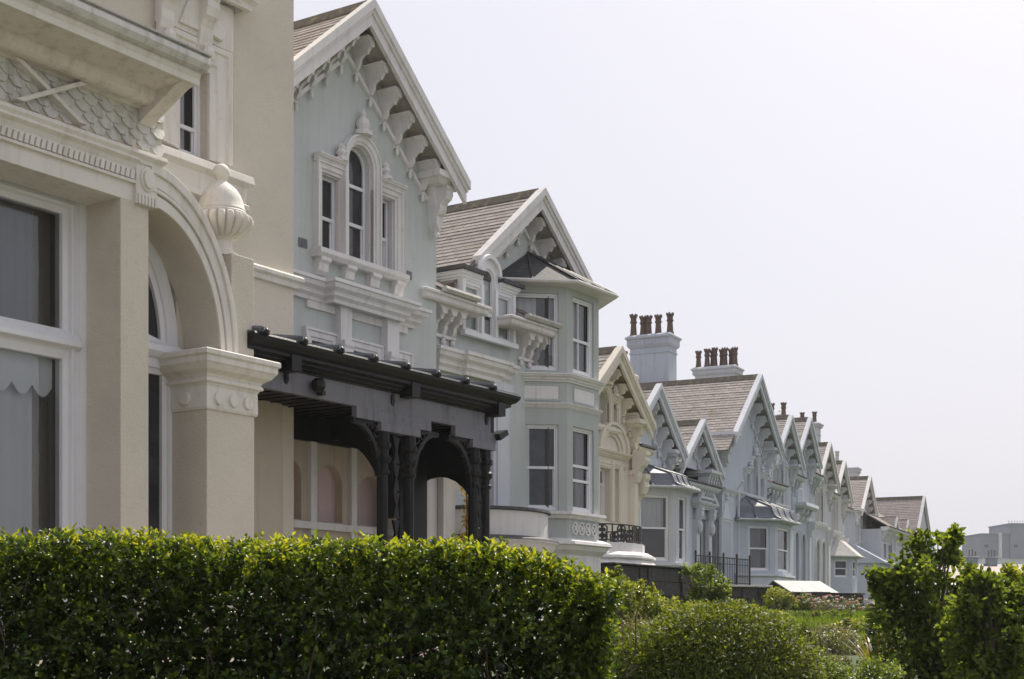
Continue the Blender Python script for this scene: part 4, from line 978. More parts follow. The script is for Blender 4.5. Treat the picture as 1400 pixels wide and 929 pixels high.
# ---- cream-yellow gabled house
E4 = facade(848, 38., .55).sub(0, -.45)
def ochre_house():
    f = E4; P = f.P
    va = P(848, 478, .45)[1]; uc = 0
    hw = 2.12; SL = (va-P(893, 580, .45)[1])/(P(893, 580, .45)[0]-P(848, 478, .45)[0]); SL = .80
    a0, a1 = f.U(817), f.U(834.5); vb = P(830, 584)[1]
    ho = arch(f.U(823), f.U(839), vb, P(833, 546)[1]); h2 = rect(f.U(818.5), f.U(826), vb, P(820, 553)[1]); h3 = rect(f.U(834.5), f.U(841.5), vb, P(838, 560)[1])
    L = (f.U(806), f.U(814), vb, P(832, 553)[1]); C = (f.U(816.5), f.U(830), vb, P(825, 533)[1]); R = (f.U(834), f.U(841.5), vb, P(838, 553)[1])
    lw = [rect(f.U(819), f.U(834), P(826, 712)[1], P(826, 640)[1]), rect(f.U(837), f.U(845.5), P(826, 712)[1], P(841, 641)[1])]
    h, hwl, ev = gabled('cream-yellow gabled house with flaking ochre soffit, beside the green canted bay', f, hw, va, 0, SL, 'ochre', 'ochre', .45, tri=(L, C, R), nb=.40, brk=.5, extra_holes=lw, soff='ochre_sof', base=1.2, kdrop=.55, rail=False, bwd=.15)
    for l in lw: window(f, h, l, -.16, .06, (l[0][1]+.95,)); architrave(f, h, l, 0, .15, .09, 'ochre')
    # round hood over the lower window
    cu = f.U(834); v0 = P(832, 618)[1]; b = MB(f)
    for r0, r1, w in ((.62, .82, .10), (.50, .62, .05), (.82, .90, .16)): b.prism_w([(cu+r1*math.cos(k*PI/14), v0+r1*.85*math.sin(k*PI/14)) for k in range(15)]+[(cu+r0*math.cos(k*PI/14), v0+r0*.85*math.sin(k*PI/14)) for k in range(14, -1, -1)], -.01, w)
    b.build('round_hood', 'ochre', h)
    cornice(f, h, [(cu-1.1, 0), (cu+1.05, 0)], v0+.02, .16, .18, 'ochre', 'hood_cornice'); cornice(f, h, [(cu-1.0, 0), (cu+.95, 0)], v0-.28, .10, .08, 'ochre', 'hood_cornice')
    # corner pilaster and big quoin console on the right end
    p0, p1 = hwl-.34, hwl+.02
    b = MB(f); vk = P(868, 620)[1]
    b.box(p0, p1, -.01, .12, 0, vk-.5); console(b, (p0+p1)/2, .1, vk, .4, .95, .3); console(b, p1+.28, -.2, vk-.55, .5, 1.3, .3); b.box(p0-.04, p1+.04, -.01, .18, vk-.62, vk-.5); b.box(p0+.05, p1-.05, .1, .15, 1., vk-.8)
    b.build('corner_pilaster', 'ochre', h)
    link(f, h, hwl, hwl+1.0, -.3, P(893, 622)[1], 'ochre', 'ochre', brk=False, base=1.2)
    # two orange pots on a low stack behind the gable
    b0 = f.U(851, -3.); chimney(f, h, b0, b0+.75, -3.8, -3., 4., P(860, 512, -3)[1], [(.2, .7, 1.), (.75, .7, 1.05)], 'ochre', 'clay2', .62, .2)
    return h
ochre_house()
def iron_railing(label, fr, path, v0, v1, fancy=False, posts=True, spacing=.11):
    """iron balustrade along a plan path"""
    h = thing('iron_railing', label, 'railing', fr, *path[0], v0)
    for k in range(len(path)-1):
        (a, b_), (c, d) = path[k], path[k+1]; L = math.hypot(c-a, d-b_); n = max(1, int(L/(.34 if fancy else spacing)))
        b = MB(fr); f = fr.sub(a, b_, math.degrees(math.atan2(d-b_, c-a)))
        b = MB(f); b.box(0, L, -.02, .02, v1-.03, v1); b.box(0, L, -.015, .015, v0+.04, v0+.07)
        if not fancy: b.box(0, L, -.012, .012, v1-.22, v1-.20)
        H = v1-v0
        for j in range(n):
            u = L*(j+.5)/n
            if fancy:
                zc = (v0+v1)/2; rr = L/n*.42
                b.esweep([(u+rr*math.sin(t*PI/8)*(.75+.25*math.cos(t*PI/4)), zc+H*.43*math.cos(t*PI/8)) for t in range(16)], [(-.013, -.016), (-.013, .016), (.013, .016), (.013, -.016)], True)
                for a_ in range(4): b.prism_w([(u+.07*math.cos(a_*PI/2+PI/4)+.045*math.cos(t*PI/3), zc+.10*math.sin(a_*PI/2+PI/4)+.05*math.sin(t*PI/3)) for t in range(6)], -.012, .012)
                b.prism_w([(u-.02, v0+.05), (u+.02, v0+.05), (u+.05, v0+.16), (u, v0+.3), (u-.05, v0+.16)], -.012, .012); b.prism_w([(u-.05, v1-.03), (u+.05, v1-.03), (u+.0, v1-.2)], -.012, .012)
                b.box(u+rr*1.05, u+rr*1.05+.03, -.012, .012, v0, v1)
            else: b.box(u-.008, u+.008, -.008, .008, v0, v1-.02)
        b.build('railing_panel', 'iron', h)
    if posts:
        for (a, b_) in path:
            b = MB(fr); b.lathe(a, b_, [(.03, v0-.05), (.028, v1+.02), (.045, v1+.04), (.03, v1+.07), (.04, v1+.10), (.001, v1+.16)], 8); b.build('post', 'iron', h)
    return h
def ochre_balcony():
    """white rounded plinth with iron railing below the cream-yellow house"""
    f = E4; P = f.P; W = 1.9
    c = f.U(846, W*.6); R = 1.75
    def arc(r, n=9, a0=0, a1=PI): return [(c-r*math.cos(a0+(a1-a0)*k/n), r*.95*math.sin(a0+(a1-a0)*k/n)) for k in range(n+1)]
    top = P(860, 740, W)[1]; mid = P(860, 752, W)[1]
    e = thing('balcony_plinth', 'white rounded balcony plinth carrying the ornate iron railing', 'balcony', f, c, 0, 1.0)
    b = MB(f); b.prism_v(arc(R), .5, top); b.build('drum', 'white', e)
    b = MB(f); b.psweep(arc(R), [(-.02, mid), (.12, mid-.02), (.26, mid-.10), (.28, mid-.16), (.20, mid-.2), (.34, mid-.34), (.36, mid-.42), (.1, mid-.46), (-.02, mid-.46)]); b.prism_v(arc(R+.2), .4, mid-.44); b.build('plinth_moulding', 'white', e)
    iron_railing('black ornate iron balcony railing with oval scroll panels on the white plinth', f, arc(R-.08), top, P(860, 714, W)[1], True, False)
ochre_balcony()

# ---- ice-blue house: gable, bay with swept lead roof, link, small gable
E5 = facade(902, 46., .50).sub(0, -.5)
def ice_house():
    f = E5; P = f.P
    va = P(902, 528, .5)[1]; hw, SL = 2.35, .80
    tw0 = rect(f.U(866), f.U(872), 5.4, 6.2)
    h, hwl, ev = gabled('ice-blue house with swept lead bay roof and a second smaller gable with latticed brackets', f, hw, va, 0, SL, 'ice', 'bluetrim', .5, nb=.42, brk=.75, base=1.3, kdrop=.6)
    box(f, 'string', 'bluetrim', h, -2.6, f.U(896), -.01, .10, P(885, 640)[1]-.02, P(885, 627)[1])
    wl = rect(f.U(880), f.U(886), P(883, 615)[1], P(883, 596)[1])
    # bay
    pr = 1.15; wb = 0.
    c0, c1 = f.U(924.5, pr), f.U(942, pr); ub, hf, sd = (c0+c1)/2, (c1-c0)/2, 1.15
    path, F, Ls = canted(f, ub, hf, sd, pr, wb)
    v = lambda y: P(932, y, pr)[1]
    for k, (q, Lk) in enumerate(zip(F, Ls)):
        lw = rect(.26 if k else .42, Lk-.24, v(768), v(680))
        wall(q, 'bay_wall', 'greyw' if k == 1 else 'greyw', h, [(0, 0), (Lk, 0), (Lk, v(670)), (0, v(670))], [lw], 0, .12, .3, sides=False)
        r = lw[0][1]+(lw[2][1]-lw[0][1])*.50
        window(q, h, lw, -.04, .07, (r,), glass='clear', curtain=[(lw[0][0]+.05, lw[1][0]-.05, r, v(681), 'blind', 'blind')] if k == 0 else [(lw[0][0]+.04, lw[0][0]+.3, v(766), v(681), 'curtain', 'curtain')])
        if k == 0: box(q, 'panel', 'greyw', h, .12, .3, -.005, .02, v(765), v(683))
    room(f, h, ub-hf-.3, ub+hf+.3, v(775), v(672), -2.2, -.3); room(f, h, ub-hf-.05, ub+hf+.05, v(775), v(672), -.3, pr-.3)
    bay_roof(f, h, path, wb, v(668), P(900, 640, .1)[1], ub, .30, 'lead', bell=SWEPT, topw=hf+.2, toph=.1, gut='bluetrim')
    b = MB(f); b.psweep(path, [(-.05, v(770)), (.12, v(770)-.02), (.12, v(770)-.10), (.05, v(770)-.14), (.05, 0), (-.05, 0)]); b.build('bay_sill', 'bluetrim', h)
    # link wall, door-case with pediment
    l0, l1 = hwl, f.U(975, 0)
    dr = rect(f.U(957, -.2), f.U(966, -.2), 1.4, P(960, 710, -.2)[1])
    link(f, h, l0, l1, -.2, P(955, 664, .3)[1], 'ice', 'bluetrim', [dr], base=1.3, brk=False, rise=1.2)
    window(f, h, dr, -.32, .08, ())
    d0, d1 = f.U(951, -.1), f.U(972, -.1); vd = P(960, 688, -.1)[1]
    cornice(f, h, [(d0, -.2), (d0, -.05), (d1, -.05), (d1, -.2)], vd, .22, .2, 'bluetrim', 'door_cornice')
    b = MB(f); b.prism_w([(d0-.15, vd), (d1+.15, vd), ((d0+d1)/2, vd+.62)], -.21, -.02)
    b.build('pediment', 'bluetrim', h)
    b = MB(f); b.esweep([(d0-.2, vd), ((d0+d1)/2, vd+.66), (d1+.2, vd)], [(-.05, -.2), (-.05, .1), (.05, .12), (.05, -.2)]); b.build('pediment_mould', 'bluetrim', h)
    for u in (d0+.15, d1-.15):
        b = MB(f); b.box(u-.14, u+.14, -.21, -.06, 0, vd-.6); console(b, u, -.08, vd-.2, .22, .8, .24); b.lathe(u, 0, [(.01, vd-1.1), (.1, vd-1.0), (.12, vd-.8), (.06, vd-.65)], 8); b.build('door_pilaster', 'bluetrim', h)
    # small second gable
    g2 = f.sub(f.U(962, .45), 0); P2 = g2.P; va2 = P2(962, 577, .45)[1]; h2, S2 = 2.0, .82
    w2 = 1.75
    n0 = g2.U(986), g2.U(997)
    no = rect(n0[0], n0[1], P2(991, 772)[1], P2(991, 716)[1]); at = arch(g2.U(966), g2.U(974), P2(970, 650)[1], P2(970, 622)[1])
    wall(g2, 'gable_wall', 'ice', h, [(-w2, 0), (g2.U(1009), 0), (g2.U(1009), P2(1008, 664)[1]), (w2, va2-S2*w2-.1), (0, va2-.12), (-w2, va2-S2*w2-.1)], [no, at], 0, .2, 6)
    window(g2, h, no, -.14, .06, ((no[0][1]+no[2][1])/2,)); window(g2, h, at, -.14, .05, ())
    architrave(g2, h, at, 0, .14, .1, 'bluetrim'); architrave(g2, h, no, 0, .2, .1, 'bluetrim')
    b = MB(g2); c = (n0[0]+n0[1])/2; t = no[2][1]+.2
    b.prism_w([(c-.45, t), (c+.45, t), (c+.28, t+.2), (c+.2, t+.45), (c, t+.7), (c-.2, t+.45), (c-.28, t+.2)], -.01, .06); b.lathe(c, .05, [(.1, t+.65), (.06, t+.75), (.1, t+.82), (.01, t+.95)], 8); b.build('window_crest', 'bluetrim', h)
    gable_roof(g2, h, 0, va2, h2, h2, S2, 0, -5, .45, 'slate', 'bluetrim', 'soffit', .24)
    rake_brackets(g2, h, 0, va2, h2, h2, S2, 0, .45, .38, .6, .25, 'bluetrim', True, .13)
    kneeler(g2, h, w2-.9, w2+.14, 0, .55, va2-S2*h2+.12, 'bluetrim', .4, False)
    vk = va2-S2*h2-.1
    b = MB(g2)                                            # latticed bracket band under the eaves
    for k in range(5):
        u = w2-.95+k*.26
        console(b, u, 0, vk, .42, .72, .09)
        b.esweep([(u, vk-.1), (u+.26, vk-.62)], [(-.03, .02), (-.03, .1), (.03, .1), (.03, .02)]); b.esweep([(u+.26, vk-.1), (u, vk-.62)], [(-.03, .02), (-.03, .1), (.03, .1), (.03, .02)])
    b.box(w2-1.0, w2+.4, -.01, .1, vk-.72, vk-.64); b.build('lattice_band', 'bluetrim', h)
    b = MB(g2); u = g2.U(1006); b.tube([(u, .1, 0), (u, .1, vk-.05), (u-.1, .3, vk+.2)], .05, 8); b.build('downpipe', 'bluetrim', h, smooth=True)
    # tall chimney between this house and the cream-yellow one
    w1 = -3.4; c0 = f.U(851, w1-1.2); c0, c1 = f.U(905, w1)-.1, f.U(925, w1)
    chimney(f, h, c1-.85, c1, w1-1.62, w1, 4., P(915, 457, w1)[1], [(.25, .04, 1.12), (.3, .28), (.3, .42), (.35, .66, 1.0), (.4, .95, 1.05)], 'stack', ('clay', 'clay', 'clay'), .74, .45)
    return h
ice_house()

# ---- pale blue house with the broad gable and square lead-roofed bay
E6 = facade(1040, 55., .487).sub(0, -.6)
def blue_house():
    f = E6; P = f.P
    va = P(1040, 515, .6)[1]; hw, SL = 3.0, .82
    vb = P(1030, 678)[1]
    t1, t2 = P(1023, 649)[1], P(1031, 628)[1]
    L = (f.U(1018.5), f.U(1024), vb, t1); C = (f.U(1026.5), f.U(1034), vb, t2); R = (f.U(1037), f.U(1043.5), vb, t1)
    h, hwl, ev = gabled('pale blue house with broad steep gable, triple window and square lead-roofed bay', f, hw, va, 0, SL, 'blue', 'bluetrim', .6, tri=(L, C, R), nb=.5, brk=.75, base=1.5, kdrop=.85, bh=.3, point=.25, depth=10, ridge_back=9.5, lowdrop=.8)
    cornice(f, h, [(-hwl, 0), (hwl, 0)], P(1036, 680)[1], .22, .14, 'bluetrim', 'string_course')
    box(f, 'vent', 'iron', h, f.U(1052), f.U(1056), -.01, .015, P(1054, 677)[1], P(1054, 674.5)[1])
    pr = 1.15
    c0, c1 = f.U(1060, pr), f.U(1082, pr); ub, hf, sd = (c0+c1)/2, (c1-c0)/2, 1.2
    path, F, Ls = canted(f, ub, hf, sd, pr, 0)
    v = lambda y: P(1068, y, pr)[1]
    for k, (q, Lk) in enumerate(zip(F, Ls)):
        lw = rect(.55 if k == 0 else .35, Lk-.25, v(782), v(722))
        wall(q, 'bay_wall', 'blue', h, [(0, 0), (Lk, 0), (Lk, v(715)), (0, v(715))], [lw], 0, .12, .3, sides=False)
        r = lw[0][1]+(lw[2][1]-lw[0][1])*.5
        window(q, h, lw, -.04, .08, (r,), glass='clear', curtain=[(lw[0][0]+.05, lw[1][0]-.05, lw[0][1]+.1, v(723), 'curtain_dark', 'curtain')] if k == 0 else [(lw[0][0]+.05, lw[0][0]+.35, lw[0][1]+.1, v(723), 'curtain', 'curtain')])
    room(f, h, ub-hf-.2, ub+hf+.2, v(786), v(718), -1.8, pr-.35)
    bay_roof(f, h, path, 0, v(713), P(1045, 686, .1)[1], ub, .30, 'lead', bell=SWEPT, topw=hf+.2, toph=.1, gut='bluetrim')
    b = MB(f); s = v(786); b.psweep(path, [(-.05, s), (.14, s-.01), (.15, s-.08), (.06, s-.14), (.06, 0), (-.05, 0)]); b.build('bay_sill', 'bluetrim', h)
    # door-case right of the bay, link wall
    dr = arch(f.U(1093, -.2), f.U(1101, -.2), 1.6, P(1096, 722, -.2)[1])
    link(f, h, hwl, hwl+2.1, -.2, P(1090, 676, .1)[1], 'blue', 'bluetrim', [rect(hwl+.5, hwl+.95, P(1080, 690, -.2)[1]-1.2, P(1080, 690, -.2)[1]+.2)], base=1.5)
    # end stack on the ridge
    w1 = -4.6; c1 = f.U(1012, w1)
    chimney(f, h, c1-.95, c1, w1-1.9, w1, 6., P(1000, 508, w1)[1]+.32, [(.3, .04, .95), (.2, .28), (.6, .36), (.3, .46, 1.05), (.6, .6), (.3, .72), (.7, .82), (.4, .96)], 'greyw', ('clay',), .82, .35)
    return h
blue_house()

# ---- the rest of the row, each gable a house, receding
def far_row():
    def one(lbl, px, py, v, tan, wm, tr, hw=2.35, SL=.84, seed=0, bay=False, ch=None, lnk=True, arc=True, tri=True, base=1.5, slate='slate', Y=None):
        Y = v*FPX/(YH-py); f = facade(px, Y, tan).sub(0, -.5); k = .5
        va = v
        b0 = base+3.9
        T = None
        if tri:
            T = ((-.95, -.5, b0+.15, b0+1.6), (-.33, .33, b0+.15, b0+2.35), (.5, .95, b0+.15, b0+1.6))
        lows = [arch(-1.1, -.3, base+.6, base+3.1), arch(.3, 1.1, base+.6, base+3.1)] if arc else []
        h, hwl, ev = gabled(lbl, f, hw, va, 0, SL, wm, tr, .5, tri=T, nb=.47, brk=.6, base=base, kdrop=.65, arch_low=lows, slate=slate)
        cornice(f, h, [(-hwl, 0), (hwl, 0)], b0, .2, .14, tr, 'string_course')
        if lnk: link(f, h, hwl, hwl+1.9, -.25, ev-.55, wm, tr, [arch(hwl+.5, hwl+1.2, b0+.1, b0+1.2)], base=base)
        b = MB(f); b.box(hwl-.5, hwl-.15, -.01, .12, base, b0-.2); console(b, hwl-.32, .1, b0-.15, .3, .8, .3); b.build('corner_pilaster', tr, h)
        if lnk:
            b = MB(f); b.tube([(hwl+.18, -.1, base), (hwl+.18, -.1, ev-.9)], .05, 6); b.build('downpipe', tr, h)
        return f, h, hwl, ev, b0
    f, h, hw_, ev, b0 = one('dusty blue gabled house immediately behind the broad steep gable, with dark pots on its stack', 1082, 570, 9.3, .45, 'blue2', 'bluetrim')
    w1 = -2.2; c1 = f.U(1079.5, w1); chimney(f, h, c1-.9, c1, w1-1.5, w1, 6., f.P(1072, 571, w1)[1], [(.3, .1), (.3, .5), (.3, .9)], 'greyw', 'clay', .72, .3)
    q = -3.5; 
    f, h, hw_, ev, b0 = one('dusty blue gabled house with a gull on its ridge and hooded balcony over arched windows', 1108, 573, 9.9, .44, 'blue2', 'bluetrim', tri=False, arc=True, seed=2)
    lo = arch(-.75, .75, b0+.5, b0+2.5); 
    window(f, h, lo, .03, .12, (b0+1.3,)); architrave(f, h, lo, 0, .22, .14, 'bluetrim')
    b = MB(f); b.psweep([(-1.2, 0), (-1.2, .5), (1.2, .5), (1.2, 0)], [(-.5, b0+.55), (.1, b0+.55), (.12, b0+.4), (.02, b0+.3), (-.5, b0+.3)])
    for u in (-.8, 0, .8): console(b, u, 0, b0+.3, .45, .6, .22)
    b.build('balcony_hood', 'bluetrim', h)
    GULL1 = f.pt(0, -1.0, 9.98)
    w1 = -3.; c1 = f.U(1122, w1); chimney(f, h, c1-.8, c1, w1-1.2, w1, 6., f.P(1117, 586, w1)[1]+.35, [(.3, .2), (.3, .8)], 'greyw', 'clay', .6, .25)
    f, h, hw_, ev, b0 = one('grey-white gabled house third beyond the square lead-roofed bay, with a pale capped chimney', 1135, 607, 9.5, .43, 'greyw', 'white', seed=3)
    w1 = -3.; c1 = f.U(1154, w1); chimney(f, h, c1-.9, c1, w1-1.3, w1, 6., f.P(1149, 632, w1)[1], [(.3, .25, .9), (.3, .75, 1.1)], 'greyw', ('coping',), .62, .35)
    f, h, hw_, ev, b0 = one('grey-white gabled house with a hipped bay, standing before the narrow gap of brown roof', 1155, 632, 9.3, .42, 'greyw', 'white', seed=4, slate='slate2')
    pr = 1.0; ub = .2; hf, sd = .8, .9
    path, F, Ls = canted(f, ub, hf, sd, pr, 0); v0, v1 = base_ = (f.P(1155, 806, pr)[1], f.P(1155, 758, pr)[1])
    for k, (q, Lk) in enumerate(zip(F, Ls)):
        lw = rect(.25, Lk-.25, v0+.7, v1-.2); wall(q, 'bay_wall', 'blue', h, [(0, 0), (Lk, 0), (Lk, v1), (0, v1)], [lw], 0, .12, .3, sides=False); window(q, h, lw, -.04, .09, ((lw[0][1]+lw[2][1])/2,))
    bay_roof(f, h, path, 0, v1, f.P(1150, 738, .1)[1], ub, .35, 'coping', topw=.7, toph=.2, gut='white', rolls=False)
    w1 = -4.2; c1 = f.U(1175, w1); chimney(f, h, c1-1.0, c1, w1-1.6, w1, 6., f.P(1168, 637, w1)[1], [], 'greyw', 'clay', .6, .4)
    f, h, hw_, ev, b0 = one('pale gabled house with brown slate roof, last tall gable before the dormered house', 1190, 653, 9.5, .43, 'greyw', 'white', 2.6, seed=5, slate='slate2')
    # lean-to porch of the same house
    p = f.sub(-2.2, 0)
    b = MB(f); v1 = f.P(1180, 765, 1.5)[1]; b.box(-3.4, .6, 0, 1.6, 0, v1); b.build('porch_wall', 'blue', h)
    b = MB(f); b.prism_u([(0, v1), (1.9, v1), (1.9, v1+.1), (0, v1+1.2)], -3.6, .8); b.build('porch_roof', 'blue2', h)
    # dormered end house
    v = 9.4; f = facade(1264, v*FPX/(YH-680), .46).sub(0, -.12)
    h, hwl, ev = gabled('end house of the terrace with brown roof, plain render gable and two small dormers', f, 3.3, v, 0, 1.0, 'greyw', 'white', .12, nb=9, brk=.4, kn=False, base=1.5, depth=14, ridge_back=12, slate='slate2', rail=False, bh=.2, lowdrop=1.5)
    for px, py in ((1223, 707), (1238.5, 711)):
        d = f.sub(f.U(px, .1), .1); va = d.P(px, py, 0)[1]
        w = wall(d, 'dormer', 'greyw', h, [(-.75, va-2.4), (.75, va-2.4), (.75, va-.9), (0, va-.1), (-.75, va-.9)], [rect(-.35, .35, va-2.2, va-1.)], 0, .1, 3)
        window(d, h, rect(-.35, .35, va-2.2, va-1.), -.06, .07, (va-1.6,), name='dormer_window')
        b = MB(d)
        for sg in (-1, 1): b.prism_w([(0, va-.25), (sg*.95, va-1.25), (sg*.95, va-1.05), (0, va)], .0, .2)
        b.build('dormer_board', 'white', h)
        b = MB(d)
        for sg in (-1, 1): slates(b, (sg*.95, .1, va-1.0), (sg*.95, -3, va-1.0), (0, -3, va), (0, .1, va))
        b.build('dormer_roof', 'slate2', h, recalc=False)
    ul, ur_ = f.U(1205, 0), -3.0
    link(f, h, ul, ur_, 0, f.P(1230, 728, .4)[1], 'greyw', 'white', [rect(ul+.8+1.5*k, ul+1.6+1.5*k, 3.6, 5.4) for k in range(2)], slate='slate2', base=1.5, rise=2.2)
    return GULL1
GULL1 = far_row()

# ================================================================== GROUND
ROW = [G.pt(-60, 0, 0)[:2], G.pt(0, 0, 0)[:2], G.pt(7, 0, 0)[:2], (E4.X, E4.Y), (E6.X, E6.Y), (14., 70.), (22., 92.), (29., 104.), (48., 140.), (100., 240.)]
def row_dist(x, y):
    best = 1e9; sg = 1
    for (ax, ay), (bx, by) in zip(ROW, ROW[1:]):
        dx, dy = bx-ax, by-ay; L2 = dx*dx+dy*dy; t = max(0, min(1, ((x-ax)*dx+(y-ay)*dy)/L2))
        qx, qy = x-ax-dx*t, y-ay-dy*t; d = math.hypot(qx, qy)
        if d < best: best = d; sg = 1 if (qx*dy-qy*dx) > 0 else -1
    return best*sg
def ground_z(x, y):
    d = row_dist(x, y)
    ss = lambda q: (lambda t: t*t*(3-2*t))(max(0, min(1, q)))
    far = ss((y-115)/60.)
    gard = -.35+.85*ss((y-20)/26.)
    z = gard+(1.4-gard)*(1-ss((d-.5)/.8))*ss((y-27)/6.)
    z += (-1.6-z)*ss((d-8.)/6.)
    return z*(1-far)+(-1.6)*far if d < 60 else -1.6
def ground():
    def axis(a, b, n, lo, hi):
        c = [a+(b-a)*k/n for k in range(n+1)]; s = (b-a)/n
        x = a
        left = []
        while x > lo: s *= 1.35; x -= s; left.append(max(x, lo))
        s = (b-a)/n; x = b; right = []
        while x < hi: s *= 1.35; x += s; right.append(min(x, hi))
        return left[::-1]+c+right
    X = axis(-25, 45, 84, -3000, 3000); Y = axis(-5, 115, 120, -200, 5000)
    b = MB(); idx = {}
    for j, y in enumerate(Y):
        for i, x in enumerate(X):
            z = ground_z(x, y)+(.03*math.sin(x*3.1+y*1.7)+.03*math.sin(x*1.3-y*2.3) if -20 < x < 45 and 0 < y < 110 else 0)
            idx[i, j] = b.p(x, y, z)
    for j in range(len(Y)-1):
        for i in range(len(X)-1): b.face((idx[i, j], idx[i+1, j], idx[i+1, j+1], idx[i, j+1]))
    o = b.build('ground', 'soil', None, smooth=True, recalc=False); o['kind'] = 'structure'
ground()
def promenade():
    b = MB(); L = []
    pts = [G.pt(u, 14.6, -1.585) for u in range(-60, 9, 4)]
    far = [(p[0]+46, p[1]-30, -1.585) for p in pts]
    for p, q, r, t in zip(pts, pts[1:], far, far[1:]): b.quad([p, q, t, r])
    o = b.build('promenade', 'paving', None, recalc=False); o['kind'] = 'structure'
promenade()
def bounce_path():  # unseen gravel strip, added to bounce warm light up to the soffits
    b = MB(); W = [0., 1.3, 2.6, 3.9, 5.0]
    for u in range(-30, 6, 2):
        for w0, w1 in zip(W, W[1:]):
            q = []
            for a, c in ((u, w0), (u+2, w0), (u+2, w1), (u, w1)):
                x, y, _ = G.pt(a, c, 0); q.append((x, y, ground_z(x, y)+.045))
            b.quad(q)
    o = b.build('bounce_path', 'gravel', None, recalc=False); o['kind'] = 'structure'
bounce_path()

# ================================================================== FOLIAGE
def leafmesh(name, P, D, N, size, mat, parent=None, tone=None, ratio=.45, detail=False, loc=None, cup=.18):
    P = np.asarray(P, float); n = len(P); D = D/np.linalg.norm(D, axis=1)[:, None]
    S = np.cross(D, N); S /= (np.linalg.norm(S, axis=1)[:, None]+1e-9); N = np.cross(S, D)
    size = np.broadcast_to(size, (n,))[:, None]; w = size*ratio*.5
    if detail:
        tpl = [(0, 0, 0), (.22, -.85, .0), (.60, -.92, .0), (1, 0, -.10), (.60, .92, .0), (.22, .85, .0), (.22, 0, -1), (.60, 0, -1)]
        fc = [(0, 1, 6), (1, 2, 7, 6), (2, 3, 7), (0, 6, 5), (6, 7, 4, 5), (7, 3, 4)]
    else:
        tpl = [(0, 0, 0), (.45, -1, .0), (1, 0, -.15), (.45, 1, .0)]; fc = [(0, 1, 2), (0, 2, 3)]
    V = np.stack([P+D*size*a+S*w*b_+N*size*cup*(c if c else (abs(b_)*.6)) for a, b_, c in tpl], 1)
    k = len(tpl); verts = V.reshape(-1, 3)
    loops = []; tot = []
    base = np.arange(n)*k
    per = sum(len(f) for f in fc)
    L = np.concatenate([np.array(f) for f in fc]); loops = (base[:, None]+L[None, :]).reshape(-1)
    sizes = np.tile(np.array([len(f) for f in fc]), n); starts = np.concatenate([[0], np.cumsum(sizes)[:-1]])
    root = parent
    while root is not None and root.parent is not None: root = root.parent
    off = Vector(root.matrix_basis.translation) if root is not None else Vector(loc or (0, 0, 0))
    if root is not None:
        inv = np.array(root.matrix_basis.inverted()); verts = verts@inv[:3, :3].T+inv[:3, 3]
    else: verts = verts-np.array(off)
    me = bpy.data.meshes.new(name)
    me.vertices.add(len(verts)); me.vertices.foreach_set('co', verts.astype(np.float32).ravel())
    me.loops.add(len(loops)); me.loops.foreach_set('vertex_index', loops.astype(np.int32))
    me.polygons.add(len(sizes)); me.polygons.foreach_set('loop_start', starts.astype(np.int32)); me.polygons.foreach_set('loop_total', sizes.astype(np.int32))
    me.update(calc_edges=True)
    t = tone if tone is not None else RNG.random(n)
    at = me.attributes.new('tone', 'FLOAT', 'POINT'); at.data.foreach_set('value', np.repeat(np.clip(t, 0, 1), k).astype(np.float32))
    me.materials.append(M[mat]); me.validate()
    o = bpy.data.objects.new(name, me); COL.objects.link(o)
    if parent is not None: o.parent = parent
    elif loc is not None: o.location = off
    return o
def unit(n):
    v = RNG.normal(size=(n, 3)); return v/np.linalg.norm(v, axis=1)[:, None]
def at(px, py, Y): return np.array([(px-CX)/FPX*Y, Y, (YH-py)/FPX*Y])
WF_ = Fr(0, 0, PI/2)     # a plane facing the camera side: u=+X, w=-Y

